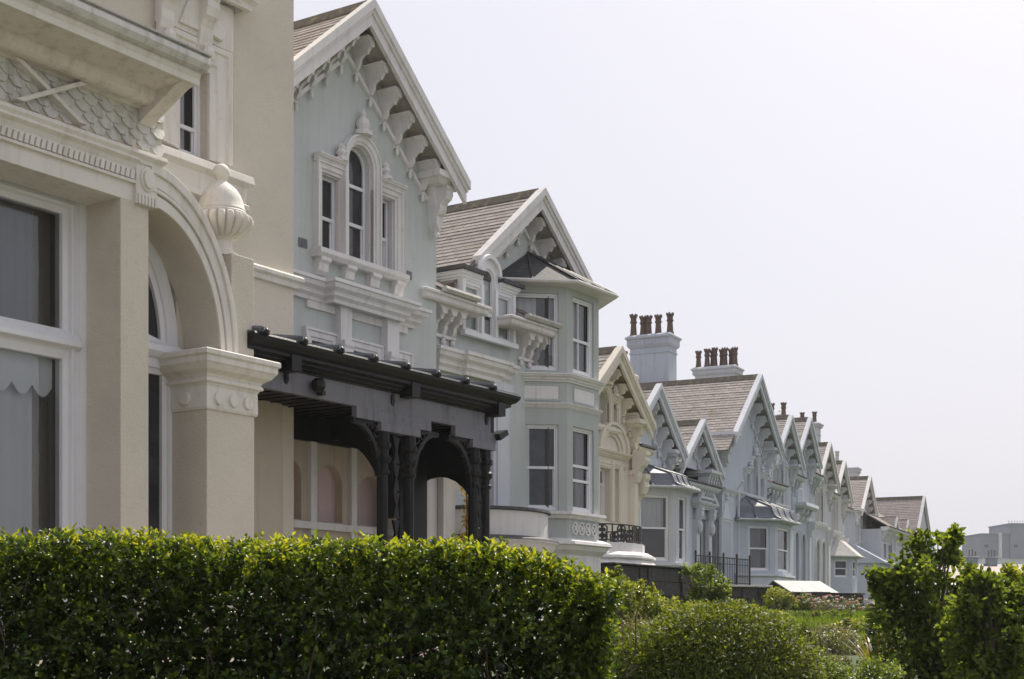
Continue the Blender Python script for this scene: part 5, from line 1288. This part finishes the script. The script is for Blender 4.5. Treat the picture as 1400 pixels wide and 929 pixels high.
def hedge():
    x0, x1, y0, y1 = -3.3, .45, 6.3, 7.5
    h = thing('clipped_hedge', 'big square-clipped green hedge with glossy leaves and bare twigs, across the foreground', 'hedge', WF_, -1.4, -6.9, -1.6)
    def top(x): 
        t = np.clip((x+.36)/.81, 0, 1)
        return .372+.016*np.sin(x*2.3)+.010*np.sin(x*7.1+1)-.20*t**1.7
    def shell(n, kind):
        if kind == 'top': x = RNG.uniform(x0, x1, n); y = RNG.uniform(y0, y1, n); z = top(x)-np.abs(RNG.normal(0, .05, n)); o = np.stack([RNG.normal(0, .35, n), RNG.normal(-.1, .35, n), np.ones(n)], 1)
        elif kind == 'front':
            x = RNG.uniform(x0, x1, n); z = top(x)-RNG.uniform(0, 1, n)**1.25*1.95; y = y0+.05*np.sin(x*4)+.04*np.sin(z*9+x*3)+np.abs(RNG.normal(0, .11, n))
            o = np.stack([RNG.normal(0, .5, n), -np.ones(n), RNG.normal(.45, .4, n)], 1)
        else:
            y = RNG.uniform(y0, y1, n); z = top(np.full(n, x1))-RNG.uniform(0, 1, n)**1.2*1.7; x = x1-.03+.02*np.sin(z*8)-np.abs(RNG.normal(0, .08, n)); o = np.stack([np.ones(n), RNG.normal(-.2, .4, n), RNG.normal(.45, .4, n)], 1)
        return np.stack([x, y, z], 1), o
    Ps, Os, Ts = [], [], []
    for n, kind in ((2900, 'top'), (4600, 'front'), (1200, 'end')):
        p, o = shell(n, kind); Ps.append(p); Os.append(o); Ts.append(np.full(n, .20 if kind == 'top' else -.07))  # shade painted into darker front and end leaves; top lighter as new growth
    p = np.concatenate(Ps); o = np.concatenate(Os); lift = np.concatenate(Ts)
    # thin the face in patches so that twigs show
    g = np.sin(p[:, 0]*3.7+1.2)*np.sin(p[:, 2]*6.1+p[:, 0]*1.9)+.5*np.sin(p[:, 0]*9.3+p[:, 2]*7)
    keep = (g > -.75) | (RNG.random(len(p)) < .4) | (p[:, 2] > top(p[:, 0])-.12)
    p, o, lift = p[keep], o[keep], lift[keep]
    o /= np.linalg.norm(o, axis=1)[:, None]
    # young shoots poking out of the top
    k = 150; sx = RNG.uniform(x0, x1-.05, k); sp = np.stack([sx, RNG.uniform(y0-.02, y1, k), top(sx)-.01], 1)
    p = np.concatenate([p, sp]); o = np.concatenate([o, np.stack([RNG.normal(0, .25, k), RNG.normal(0, .25, k), np.ones(k)], 1)]); lift = np.concatenate([lift, np.full(k, .45)])
    LP, LD, LN, LT, LS = [], [], [], [], []
    st = RNG.random(len(p))
    for j in range(8):
        s = j*.0145
        q = p+o*(s-.045)+RNG.normal(0, .004, p.shape)
        side = np.cross(o, RNG.normal(size=o.shape)*.35+np.array([0, 0, 1.])); side /= np.linalg.norm(side, axis=1)[:, None]+1e-9
        rot = np.cross(o, side); a = (j*1.57+st*6.28)[:, None]
        r = side*np.cos(a)+rot*np.sin(a)
        d = o*.75+r*.9+RNG.normal(0, .18, o.shape)
        nn = o*.9-r*.6+np.array([0, 0, .6])+RNG.normal(0, .25, o.shape)
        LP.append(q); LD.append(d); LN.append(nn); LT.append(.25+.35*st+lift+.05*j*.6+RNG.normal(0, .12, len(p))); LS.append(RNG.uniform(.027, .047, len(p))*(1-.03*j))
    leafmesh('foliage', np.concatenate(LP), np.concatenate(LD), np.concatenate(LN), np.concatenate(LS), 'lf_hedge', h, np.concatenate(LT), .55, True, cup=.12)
    # inner twiggy mass: leaf colour darkened to paint the shade inside
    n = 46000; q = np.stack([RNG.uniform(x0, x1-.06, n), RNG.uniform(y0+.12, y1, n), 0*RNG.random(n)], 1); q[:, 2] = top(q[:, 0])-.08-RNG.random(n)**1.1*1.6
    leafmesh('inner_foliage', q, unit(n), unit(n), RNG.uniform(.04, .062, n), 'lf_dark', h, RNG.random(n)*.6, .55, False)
    b = MB()
    for k in range(150):
        x = random.uniform(x0, x1-.05); y = random.uniform(y0+.10, y0+.5); z0 = random.uniform(-1.6, -.3); n = 7
        dx, dy = random.uniform(-.5, .5), random.uniform(-.16, .12); L = random.uniform(.4, 1.3)
        zt = min(z0+L, .30)
        pts = [(x+dx*t/n+.03*math.sin(t*1.7+k), y+dy*t/n+.02*math.sin(t*2.3+k*2), z0+(zt-z0)*t/n) for t in range(n+1)]
        b.tube(pts, random.uniform(.004, .010), 5, .002)
    b.build('twigs', 'bark', h, smooth=True, recalc=False)
hedge()

def cloud(lobes, nl, size, rsh=.35, up=.35, jitter=.5, clump=.23):
    """leaf positions on the outer part of overlapping lobes: (centre, radii)"""
    A = np.array([r[0]*r[2] for c, r in lobes])+1e-6; A = A/A.sum(); P, D, N, T = [], [], [], []
    for (c, r), a in zip(lobes, A):
        n = max(20, int(nl*a)); u = unit(n); nc = max(6, n//28); cu = unit(nc); own = RNG.integers(0, nc, n)
        d = cu[own]+RNG.normal(0, clump, (n, 3)); rad = 1-np.abs(RNG.normal(0, rsh, n))*.8+ (RNG.random(nc)[own]-.5)*.28
        p = np.array(c)+d/np.linalg.norm(d, axis=1)[:, None]*rad[:, None]*np.array(r)
        out = d/np.linalg.norm(d, axis=1)[:, None]
        P.append(p); D.append(out*.6+unit(n)*.9+np.array([0, 0, -.15])); N.append(out*.5+np.array([0, 0, up+.3])+unit(n)*jitter); T.append(.45+(RNG.random(nc)[own]-.5)*.5+RNG.normal(0, .17, n))
    return np.concatenate(P), np.concatenate(D), np.concatenate(N), np.concatenate(T)
def shrub(label, name, lobes_px, Y, nl, leaf, mat, ratio=.5, detail=False, stems=14, dy=.6, group=None, cat='shrub', rsh=.35, depth=None, trunk=False, wild=0):
    """lobes_px: (px, py, half width px, half height px, depth offset m)"""
    lobes = []
    for L in lobes_px:
        px, py, a, c = L[:4]; y = Y+(L[4] if len(L) > 4 else 0)
        s = y/FPX; lobes.append((at(px, py, y), (a*s, (depth or (a+c)*.5*s), c*s)))
    if cat == 'tree': lobes = [(c, tuple(q*.90 for q in r)) for c, r in lobes]
    big = list(lobes)
    for c, r in big:
        for k in range(wild):
            u = unit(1)[0]; u[2] = abs(u[2])*1.1; q = random.uniform(.16, .30) if cat != 'tree' else random.uniform(.18, .46)
            lobes.append((c+u*np.array(r)*random.uniform(.85, 1.12 if cat != 'tree' else 1.35), (r[0]*q, r[1]*q, r[2]*q*1.35)))
    cx = sum(l[0][0] for l in big)/len(big); gz = ground_z(cx, Y)
    gz = min(gz, min(l[0][2] for l in lobes)-.1)
    h = thing(name, label, cat, WF_, cx, -Y, gz, group)
    P, D, N, T = cloud(lobes, nl, leaf, rsh, clump=.36 if cat == 'tree' else .23)
    k = P[:, 2] > gz-.05; P, D, N, T = P[k], D[k], N[k], T[k]
    leafmesh('crown' if cat == 'tree' else 'foliage', P, D, N, RNG.uniform(.65, 1.2, len(P))*leaf, mat, h, T, ratio, detail)
    b = MB()
    if trunk:
        b.tube([(cx, Y, gz), (cx+.03, Y, gz+.5), (cx-.02, Y+.02, min(l[0][2] for l in lobes))], .07, 8, .05)
    for k in range(stems):
        l = lobes[k % len(lobes)]; e = l[0]+unit(1)[0]*np.array(l[1])*.75
        s = (cx+random.uniform(-.1, .1), Y+random.uniform(-.1, .1), gz+(random.uniform(.2, .6) if trunk else 0))
        m = ((s[0]*.5+e[0]*.5)+random.uniform(-.06, .06), (s[1]+e[1])/2, s[2]*.35+e[2]*.65)
        pts = []
        for t in range(8):
            t /= 7; pts.append(tuple((1-t)**2*s[i]+2*t*(1-t)*m[i]+t*t*e[i] for i in range(3)))
        b.tube(pts, .022, 6, .005)
    b.build('trunk' if cat == 'tree' else 'stems', 'bark', h, smooth=True, recalc=False)
    return h

# shrubs of the front gardens, from the hedge to the right
shrub('big rounded clipped dark green shrub with fine leaves, right of the hedge', 'rounded_shrub', [(985, 925, 122, 96, 0), (905, 925, 70, 70, .5), (1060, 940, 62, 70, .2), (960, 905, 70, 68, .5)], 12.5, 52000, .042, 'lf_bush', .5, stems=20, rsh=.13, depth=.6)
shrub('yellow-green feathery shrub beside the right end of the hedge', 'feathery_shrub', [(872, 826, 28, 26, 0), (905, 840, 24, 22, .2), (845, 850, 26, 60, .3), (880, 860, 40, 50, .2), (925, 850, 26, 22, .3)], 17, 9500, .06, 'lf_yel', .35, stems=16, wild=5)
shrub('loose tall sprig shrub rising against the white balcony plinth', 'sprig_shrub', [(838, 782, 12, 12, 0), (834, 806, 14, 26, 0), (852, 830, 16, 40, .1)], 15, 1500, .05, 'lf_bush', .45)
shrub('grey-green grassy shrub tucked under the yellow-green one', 'grassy_shrub', [(875, 895, 52, 52, 0), (860, 930, 44, 40, -.3)], 13.6, 9000, .055, 'lf_grey', .22, stems=10)
shrub('bright green creeper tumbling over the end of the dark stone wall', 'wall_creeper', [(968, 800, 22, 26, 0), (950, 786, 18, 13, .3), (984, 818, 18, 24, 0), (962, 825, 26, 26, .1)], 32, 3600, .085, 'lf_tree', .6, cat='creeper', wild=3)
shrub('long low mound of bright green planting in front of the lawn', 'low_mound', [(950, 842, 40, 18, 0), (1005, 842, 46, 15, .3), (1055, 846, 30, 11, .6), (910, 848, 26, 20, -.2)], 28, 9000, .07, 'lf_yel', .3, cat='planting', rsh=.25)
shrub('small yellow bush against the low dark wall', 'yellow_bush', [(1063, 816, 20, 12, 0), (1078, 826, 12, 12, 0)], 43, 1400, .09, 'lf_yel', .45)
shrub('domed grey-leaved shrub with pale leaf tips on the lawn edge', 'grey_dome_shrub', [(1130, 888, 52, 34, 0), (1110, 895, 34, 26, .2)], 22, 8000, .06, 'lf_grey', .42, stems=12, rsh=.2)
shrub('low bright green bush at the bottom of the view, left of the tall tree', 'low_green_bush', [(1130, 935, 34, 34, 0), (1165, 930, 40, 28, .1), (1110, 910, 22, 26, .2), (1205, 925, 30, 34, .2)], 13, 3800, .04, 'lf_tree', .5)
shrub('tall leafy tree with open crown in front of the end house', 'leafy_tree', [(1285, 752, 30, 24, 0), (1262, 775, 34, 30, .2), (1252, 800, 36, 34, -.2), (1212, 806, 28, 22, .1), (1300, 768, 16, 16, 0), (1225, 830, 34, 30, .1), (1262, 850, 46, 48, 0), (1235, 890, 44, 56, -.1), (1290, 880, 46, 56, .1), (1275, 925, 70, 40, 0), (1302, 738, 9, 11, 0), (1315, 800, 22, 26, .3), (1318, 850, 36, 44, .4), (1312, 905, 44, 46, .3), (1205, 795, 22, 14, 0), (1225, 800, 28, 24, .2)], 17.5, 6400, .09, 'lf_tree', .52, True, 26, cat='tree', trunk=True, rsh=.5, wild=6)
shrub('second leafy tree with loose drooping leaves at the edge of the view', 'leafy_tree', [(1335, 812, 26, 26, 0), (1340, 795, 14, 12, 0), (1365, 840, 34, 34, .2), (1330, 850, 34, 40, .1), (1390, 870, 40, 48, 0), (1345, 905, 50, 50, 0), (1400, 830, 30, 40, .2), (1385, 930, 50, 40, 0), (1322, 880, 36, 46, .2), (1325, 825, 26, 22, .2), (1352, 822, 26, 24, .1)], 16, 5600, .085, 'lf_tree', .52, True, 24, cat='tree', trunk=True, rsh=.5, wild=6)
shrub('pale young tree with thin upright sprigs in front of the far pink roof', 'young_tree', [(1377, 785, 10, 18, 0), (1392, 795, 14, 22, .3), (1368, 800, 12, 14, 0), (1400, 790, 16, 16, 0), (1385, 815, 24, 22, 0)], 21, 1500, .08, 'lf_yel', .4, True, 14, cat='tree', trunk=True, rsh=.6)
shrub('dark evergreen bush between the big tree and the lawn', 'evergreen_bush', [(1212, 875, 26, 36, 0), (1200, 905, 28, 34, 0)], 19, 2200, .06, 'lf_dark', .5)
shrub('low clipped box hedge across the lawn under the rose bushes', 'low_hedge', [(1085+k*22, 842, 16, 9, -.1*k) for k in range(4)], 38, 1500, .07, 'lf_bush', .5, cat='hedge', rsh=.2)
for k, (px, py, a, c, Y, lb) in enumerate([(1098, 826, 22, 14, 47, 'rose bush with white and orange blooms in front of the lean-to glasshouse'), (1137, 830, 26, 16, 46, 'rose bush with pale blooms between the glasshouse and the tall tree'), (1172, 836, 24, 18, 45, 'rose bush with peach blooms nearest the tall tree'), (1040, 812, 16, 10, 46, 'sparse low bush in front of the second iron railing')]):
    h = shrub(lb, 'rose_bush' if k < 3 else 'sparse_bush', [(px, py, a, c, 0), (px+a*.6, py+4, a*.6, c*.8, .2)], Y, 1100, .08, 'lf_bush' if k != 1 else 'lf_grey', .5, rsh=.5, group='rose bushes by the lean-to' if k < 3 else None)
    if k < 3:
        for mt, nm, n in (('white_fl', 'bloom', 18), ('pink_fl', 'peach_bloom', 16)):
            p0 = at(px, py, Y); s = Y/FPX
            for j in range(n):
                u = unit(1)[0]; u[2] = abs(u[2]); u[1] = -abs(u[1])*.6; q = p0+u*np.array([a*1.1, .5/s*s*20, c])*s*np.array([1, 0, 1])+np.array([0, u[1]*.5, 0])
                r = random.uniform(.035, .06); b = MB()
                b.lathe(q[0], q[1], [(.001, -r*.6), (r*.8, -r*.4), (r, .0), (r*.6, r*.5), (.001, r*.4)], 6, v0=q[2])
                b.build(nm, mt, h, recalc=False)
shrub('silvery low plant with tiny pale flowers in front of the grey dome shrub', 'silver_plant', [(1128, 908, 28, 14, 0), (1105, 914, 20, 12, .2), (1148, 912, 16, 12, -.2)], 16, 3600, .035, 'lf_grey', .4, rsh=.3, wild=3)
shrub('feathery green bush filling the bed left of the grey dome shrub', 'bed_bush', [(1085, 880, 30, 22, 0), (1062, 868, 26, 16, .3)], 20, 3200, .05, 'lf_bush', .45, rsh=.3, wild=3)
shrub('low mixed bush with pale green leaves along the near lawn edge', 'mixed_bush', [(1180, 858, 26, 12, 0), (1212, 850, 18, 14, .3), (1150, 862, 20, 9, .2)], 30, 2600, .08, 'lf_yel', .4, rsh=.35, wild=3)
# yellow shrub seen through the porch
p = G.pt(1.25, .6, 2.9)
def porch_plant():
    u, w = G.U(645, -.1)+.1, .15
    q0 = np.array(G.pt(G.U(637, .7), .7, G.P(637, 668, .7)[1]))
    h = thing('golden_shrub', 'golden-leaved shrub seen through the porch arch', 'shrub', WF_, q0[0], -q0[1], 1.2)
    lobes = [(q0+np.array([0, 0, .18]), (.22, .2, .24)), (q0+np.array([.1, 0, -.35]), (.18, .2, .4)), (q0+np.array([.05, 0, -.9]), (.2, .2, .4))]
    P, D, N, T = cloud(lobes, 1500, .05); leafmesh('foliage', P, D, N, RNG.uniform(.04, .07, len(P)), 'lf_gold', h, T, .5)
    b = MB(); b.tube([(q0[0], q0[1], 1.2), (q0[0]+.03, q0[1], 2.2), (q0[0], q0[1], q0[2])], .03, 6, .01); b.build('stems', 'bark', h, recalc=False)
porch_plant()
# strap-leaved plant
def strap_plant():
    c = at(1198, 905, 18); gz = ground_z(c[0], c[1]); gz = min(gz, c[2]-.05)
    h = thing('strap_leaf_plant', 'spiky plant with arching straw-yellow strap leaves beside the grey dome shrub', 'plant', WF_, c[0], -c[1], gz)
    b = MB()
    V, F = [], []
    for k in range(60):
        a = random.uniform(0, 2*PI); L = random.uniform(.25, .62); bend = random.uniform(.3, 1.2); w = random.uniform(.010, .02)
        pr = None
        for t in range(7):
            t /= 6; r = L*(math.sin(bend*t)/bend); z = L*t*math.cos(bend*t*.8)
            x, y = c[0]+math.cos(a)*(.04+r), c[1]+math.sin(a)*(.04+r); ww = w*(1-t**2)+.001
            q = (b.p(x-math.sin(a)*ww, y+math.cos(a)*ww, c[2]-.1+z), b.p(x+math.sin(a)*ww, y-math.cos(a)*ww, c[2]-.1+z))
            if pr: b.face((pr[0], pr[1], q[1], q[0]))
            pr = q
    o = b.build('leaves', 'lf_strap', h, recalc=False)
    at_ = o.data.attributes.new('tone', 'FLOAT', 'POINT'); at_.data.foreach_set('value', np.repeat(RNG.random(60), 14).astype(np.float32))
    b = MB(); b.lathe(c[0], c[1], [(.001, 0), (.07, 0), (.05, c[2]-.1-gz), (.001, c[2]-.08-gz)], 8, v0=gz); b.build('base', 'bark', h)
strap_plant()
# lawn: blades on the slope
def lawn():
    n = 60000; x = RNG.uniform(1., 17., n); y = RNG.uniform(22., 52., n); P = []
    for a, c in zip(x, y):
        d = row_dist(a, c)
        if 2.6 < d < 13: P.append((a, c, ground_z(a, c)))
    P = np.array(P); n = len(P)
    o = leafmesh('lawn_grass', P, np.stack([RNG.normal(0, .3, n), RNG.normal(0, .3, n), np.ones(n)], 1), np.stack([RNG.normal(0, .5, n), -np.ones(n), RNG.normal(0, .3, n)], 1), RNG.uniform(.08, .2, n), 'lf_grass', None, RNG.random(n), .16, loc=(0, 0, 0))
    o['kind'] = 'stuff'; o['label'] = 'sunlit green grass on the sloping front gardens'
lawn()
# ================================================================== GARDEN WALLS, RAILINGS, GLASSHOUSE
def garden_wall(label, a, b_, zt, zb, th=.4, cop=.1, mat='stone', over=.06):
    (ax, ay), (bx, by) = a, b_; f = Fr(ax, ay, math.atan2(bx-ax, by-ay)); L = math.hypot(bx-ax, by-ay)
    h = thing('garden_wall', label, 'wall', f, L/2, 0, zb)
    b = MB(f); n = int(L/.45); rows = max(2, int((zt-zb)/.28))
    for r in range(rows):
        z0, z1 = zb+(zt-zb)*r/rows, zb+(zt-zb)*(r+1)/rows; u = -.2*(r % 2)
        while u < L:
            l = random.uniform(.3, .65); o = random.uniform(-.03, .04); b.box(max(u, 0), min(u+l-.015, L), -th, o, z0, z1-.012); u += l
    b.build('stonework', mat, h)
    b = MB(f); u = -.05
    while u < L: l = random.uniform(.6, 1.); b.box(u, min(u+l-.01, L+.05), -th-over, over+random.uniform(-.01, .02), zt, zt+cop+random.uniform(-.012, .012)); u += l
    b.build('coping', 'coping' if cop > .05 else mat, h, bevel=.012)
    return h
def xy(px, Y): return ((px-CX)/FPX*Y, Y)
a, b_ = xy(838, 31.5), xy(958, 34.5)
garden_wall('dark stone garden wall with thin pale coping below the iron balcony', a, b_, (YH-776)/FPX*33, .2, .5, .05)
a, b_ = xy(975, 45), xy(1052, 46)
garden_wall('dark rubble wall carrying the plain iron railing', a, b_, (YH-803)/FPX*45.5, .1, .5, .06, over=.1)
a, b_ = xy(1052, 47), xy(1180, 49)
garden_wall('low dark wall in front of the lean-to glasshouse', a, b_, (YH-812)/FPX*48, .1, .4, .05)
f = Fr(*xy(951, 46.), math.atan2(xy(1025, 49)[0]-xy(951, 46)[0], 3.)); L = math.hypot(xy(1025, 49)[0]-xy(951, 46)[0], 3.)
iron_railing('plain black iron railing with upright bars on the dark rubble wall', f, [(L*k/4, 0) for k in range(5)], (YH-799)/FPX*47.5, (YH-762)/FPX*47.5, False)
def glasshouse():
    Y = 50.; f = Fr(*xy(1084, Y), math.radians(68)); L = 1.85
    s = Y/FPX; z0, z1 = (YH-813)*s, (YH-794)*s
    h = thing('lean_to_glasshouse', 'low lean-to glasshouse with white sloping roof panels', 'glasshouse', f, L/2, 0, .6)
    b = MB(f); b.prism_u([(-1.1, .6), (0, .6), (0, z0-.06), (-1.1, z1-.1)], 0, L); b.build('base', 'stone', h)
    b = MB(f)
    for k in range(3): b.prism_u([(.12, z0-.02), (-1.15, z1), (-1.15, z1+.04), (.12, z0+.03)], L*k/3+.01-.05, L*(k+1)/3-.015)
    b.build('roof_panel', 'glassroof', h)
    b = MB(f); b.prism_u([(-1.15, z1+.04), (-1.15, z1-.02), (-2.2, z0-.05), (-2.2, z0)], -.05, L-.01); b.build('back_slope', 'leadd', h)
glasshouse()

# ================================================================== FAR TOWN
def far_town():
    Y = 430.; f = Fr((1342-CX)/FPX*Y, Y, math.radians(84)); s = Y/FPX; z = lambda y: (YH-y)*s
    h = thing('flat_block', 'far blue-grey block of flats with a taller end, beyond the roofs', 'block of flats', f, 10, 0, -1.6)
    U = lambda x: (x-1336)*s*1.02
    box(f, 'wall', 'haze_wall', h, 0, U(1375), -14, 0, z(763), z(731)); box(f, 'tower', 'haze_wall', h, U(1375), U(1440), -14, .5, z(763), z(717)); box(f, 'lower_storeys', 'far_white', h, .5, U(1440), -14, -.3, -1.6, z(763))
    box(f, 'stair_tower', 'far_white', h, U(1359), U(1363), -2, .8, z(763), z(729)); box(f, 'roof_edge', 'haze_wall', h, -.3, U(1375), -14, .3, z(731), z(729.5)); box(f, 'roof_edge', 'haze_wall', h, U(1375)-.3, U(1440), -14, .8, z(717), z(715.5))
    for k in range(5):
        for r, y in enumerate((746, 772)):
            u = U(1340)+k*4.3; box(f, 'window', 'glass', h, u, u+1.2, -.28 if y > 763 else -.05, (.02 if u < U(1375) else .52) if y < 763 else -.27, z(y+2.4), z(y-1.2))
    b = MB(f)
    for k in range(7): b.tube([(U(1378+k*4), -2, z(716)), (U(1378+k*4), -2, z(710.5))], .06, 4)
    b.build('mast', 'iron', h)
    def house(label, px, Y, tan, L, d, zr, ze, wall_, roof, pots=(), name='far_house'):
        f = facade(px, Y, tan); h = thing(name, label, 'house', f, L/2, 0, -1.6)
        wall(f, 'wall', wall_, h, rect(0, L, -1.6, ze), [rect(1+2.4*k, 1.9+2.4*k, ze-1.9, ze-.5) for k in range(int((L-1.5)/2.4))], 0, .15, d)
        for k in range(int((L-1.5)/2.4)): window(f, h, rect(1+2.4*k, 1.9+2.4*k, ze-1.9, ze-.5), -.05, .08, (ze-1.2,))
        e = f.sub(0, 0, -90) if False else None
        for u in (0, L):
            b = MB(f); b.prism_u([(0, ze), (-d, ze), (-d/2, zr-.05)], u-.12 if u else 0, u if u else .12); b.build('gable', wall_, h)
        b = MB(f)
        for (w0, w1) in ((.35, -d/2), (-d-.35, -d/2)): slab(b, (-.3, w0, ze-.1), (L+.3, w0, ze-.1), (L+.3, w1, zr), (-.3, w1, zr), .1)
        b.build('roof', roof, h, recalc=False)
        for (u, n) in pots:
            chimney(f, h, u-.9, u+.9, -d/2-.5, -d/2+.5, zr-1.2, zr+1.2, [((k+.5)/n, .5, random.uniform(.8, 1.2)) for k in range(n)], 'haze_wall', 'clay', 1.1, .3)
        return h
    house('far house with pale pinkish roof, between the tall tree and the young tree', 1316, 150., 3.2, 14, 9, (YH-771)/FPX*150, (YH-800)/FPX*150, 'far_white', 'far_pink')
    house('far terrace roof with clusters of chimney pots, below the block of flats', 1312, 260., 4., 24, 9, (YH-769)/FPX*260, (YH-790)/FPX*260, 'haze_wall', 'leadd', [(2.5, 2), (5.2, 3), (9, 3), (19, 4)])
    house('grey rendered outhouse with sloping roof behind the tall tree', 1283, 118., 1.1, 5, 6, (YH-780)/FPX*118, (YH-800)/FPX*118, 'greyw', 'coping')
far_town()

def gull(label, q, s=1., ang=.4):
    f = Fr(q[0], q[1], ang); h = thing('gull', label, 'bird', f, 0, 0, q[2], 'gulls on the roofs')
    z = q[2]; b = MB(f); R = []
    for u, v, r in ((-.24, .13, .012), (-.16, .15, .04), (-.05, .17, .075), (.06, .20, .08), (.12, .25, .055), (.15, .31, .04), (.19, .345, .045), (.23, .345, .03), (.26, .335, .008)):
        R.append([b.p(u*s, r*s*math.cos(k*PI/5), z+(v+r*math.sin(k*PI/5))*s) for k in range(10)])
    b.rings(R); b.build('body', 'bird', h, smooth=True)
    b = MB(f); b.prism_w([(.255*s, z+.345*s), (.31*s, z+.325*s), (.255*s, z+.322*s)], -.008*s, .008*s); b.build('beak', 'lf_gold' if False else 'gold', h)
    for w in (-.025, .025): b = MB(f); b.tube([(.02*s, w*s, z+.12*s), (.03*s, w*s, z)], .007*s, 5); b.box(0, .07*s, (w-.015)*s, (w+.015)*s, z, z+.006); b.build('leg', 'gold', h)
gull('gull standing on the ridge of the second narrow blue gable', GULL1, 1.1)
HAZE = .0003
def haze():
    b = MB(); b.box(-700, 900, -100, 700, -3.2, 40.)
    o = b.build('haze', 'haze', None); o['kind'] = 'stuff'; o['label'] = 'thin sea haze over the far end of the terrace and the town'
m = bpy.data.materials.new('haze'); m.use_nodes = True; nt = m.node_tree; nt.nodes.remove(nt.nodes['Principled BSDF'])
pv = nt.nodes.new('ShaderNodeVolumePrincipled'); pv.inputs['Density'].default_value = HAZE; pv.inputs['Color'].default_value = (.86, .89, .95, 1); pv.inputs['Anisotropy'].default_value = .3
nt.links.new(pv.outputs[0], nt.nodes['Material Output'].inputs['Volume']); M['haze'] = m
haze()
# ================================================================== CAMERA, LIGHT
cam = bpy.data.cameras.new('camera'); co = bpy.data.objects.new('camera', cam); COL.objects.link(co); SC.camera = co
co.location = (0, 0, 0); co.rotation_euler = (PI/2, 0, 0)
cam.sensor_width = 36; cam.sensor_fit = 'HORIZONTAL'; cam.lens = FPX/1400*36; cam.shift_y = (YH-464.5)/1400; cam.clip_start = .1; cam.clip_end = 6000
SUN_EL, SUN_AZ = math.radians(52), math.radians(29)   # azimuth from the view direction (+Y) towards the right (+X)
wd = bpy.data.worlds.new('World'); SC.world = wd; wd.use_nodes = True; nt = wd.node_tree
sky = nt.nodes.new('ShaderNodeTexSky'); sky.sky_type = 'NISHITA'; sky.sun_disc = False
sky.sun_elevation = SUN_EL; sky.sun_rotation = SUN_AZ; sky.dust_density = 6.; sky.air_density = 1.2; sky.ozone_density = 1.; sky.altitude = 10
bg = nt.nodes['Background']; bg.inputs[1].default_value = .11
hs = nt.nodes.new('ShaderNodeHueSaturation'); hs.inputs['Saturation'].default_value = .7
nt.links.new(sky.outputs[0], hs.inputs['Color'])
mxs = nt.nodes.new('ShaderNodeMix'); mxs.data_type = 'RGBA'; mxs.inputs[0].default_value = .74; mxs.inputs[7].default_value = (6.9, 6.85, 7.65, 1)
nt.links.new(hs.outputs[0], mxs.inputs[6])
nt.links.new(mxs.outputs[2], bg.inputs[0])
sl = bpy.data.lights.new('sun', 'SUN'); sl.energy = 5.; sl.angle = math.radians(.6); sl.color = (1., .93, .82)
so = bpy.data.objects.new('sun', sl); COL.objects.link(so)
sd = Vector((math.cos(SUN_EL)*math.sin(SUN_AZ), math.cos(SUN_EL)*math.cos(SUN_AZ), math.sin(SUN_EL)))
so.rotation_euler = sd.to_track_quat('Z', 'Y').to_euler(); so.location = (0, 0, 60)
SC.view_settings.view_transform = 'Standard'; SC.view_settings.look = 'None'; SC.view_settings.exposure = 0.16; SC.view_settings.gamma = 1
SC.render.engine = 'CYCLES'; SC.cycles.max_bounces = 6; SC.cycles.diffuse_bounces = 3; SC.cycles.transparent_max_bounces = 12
SC.cycles.use_denoising = True
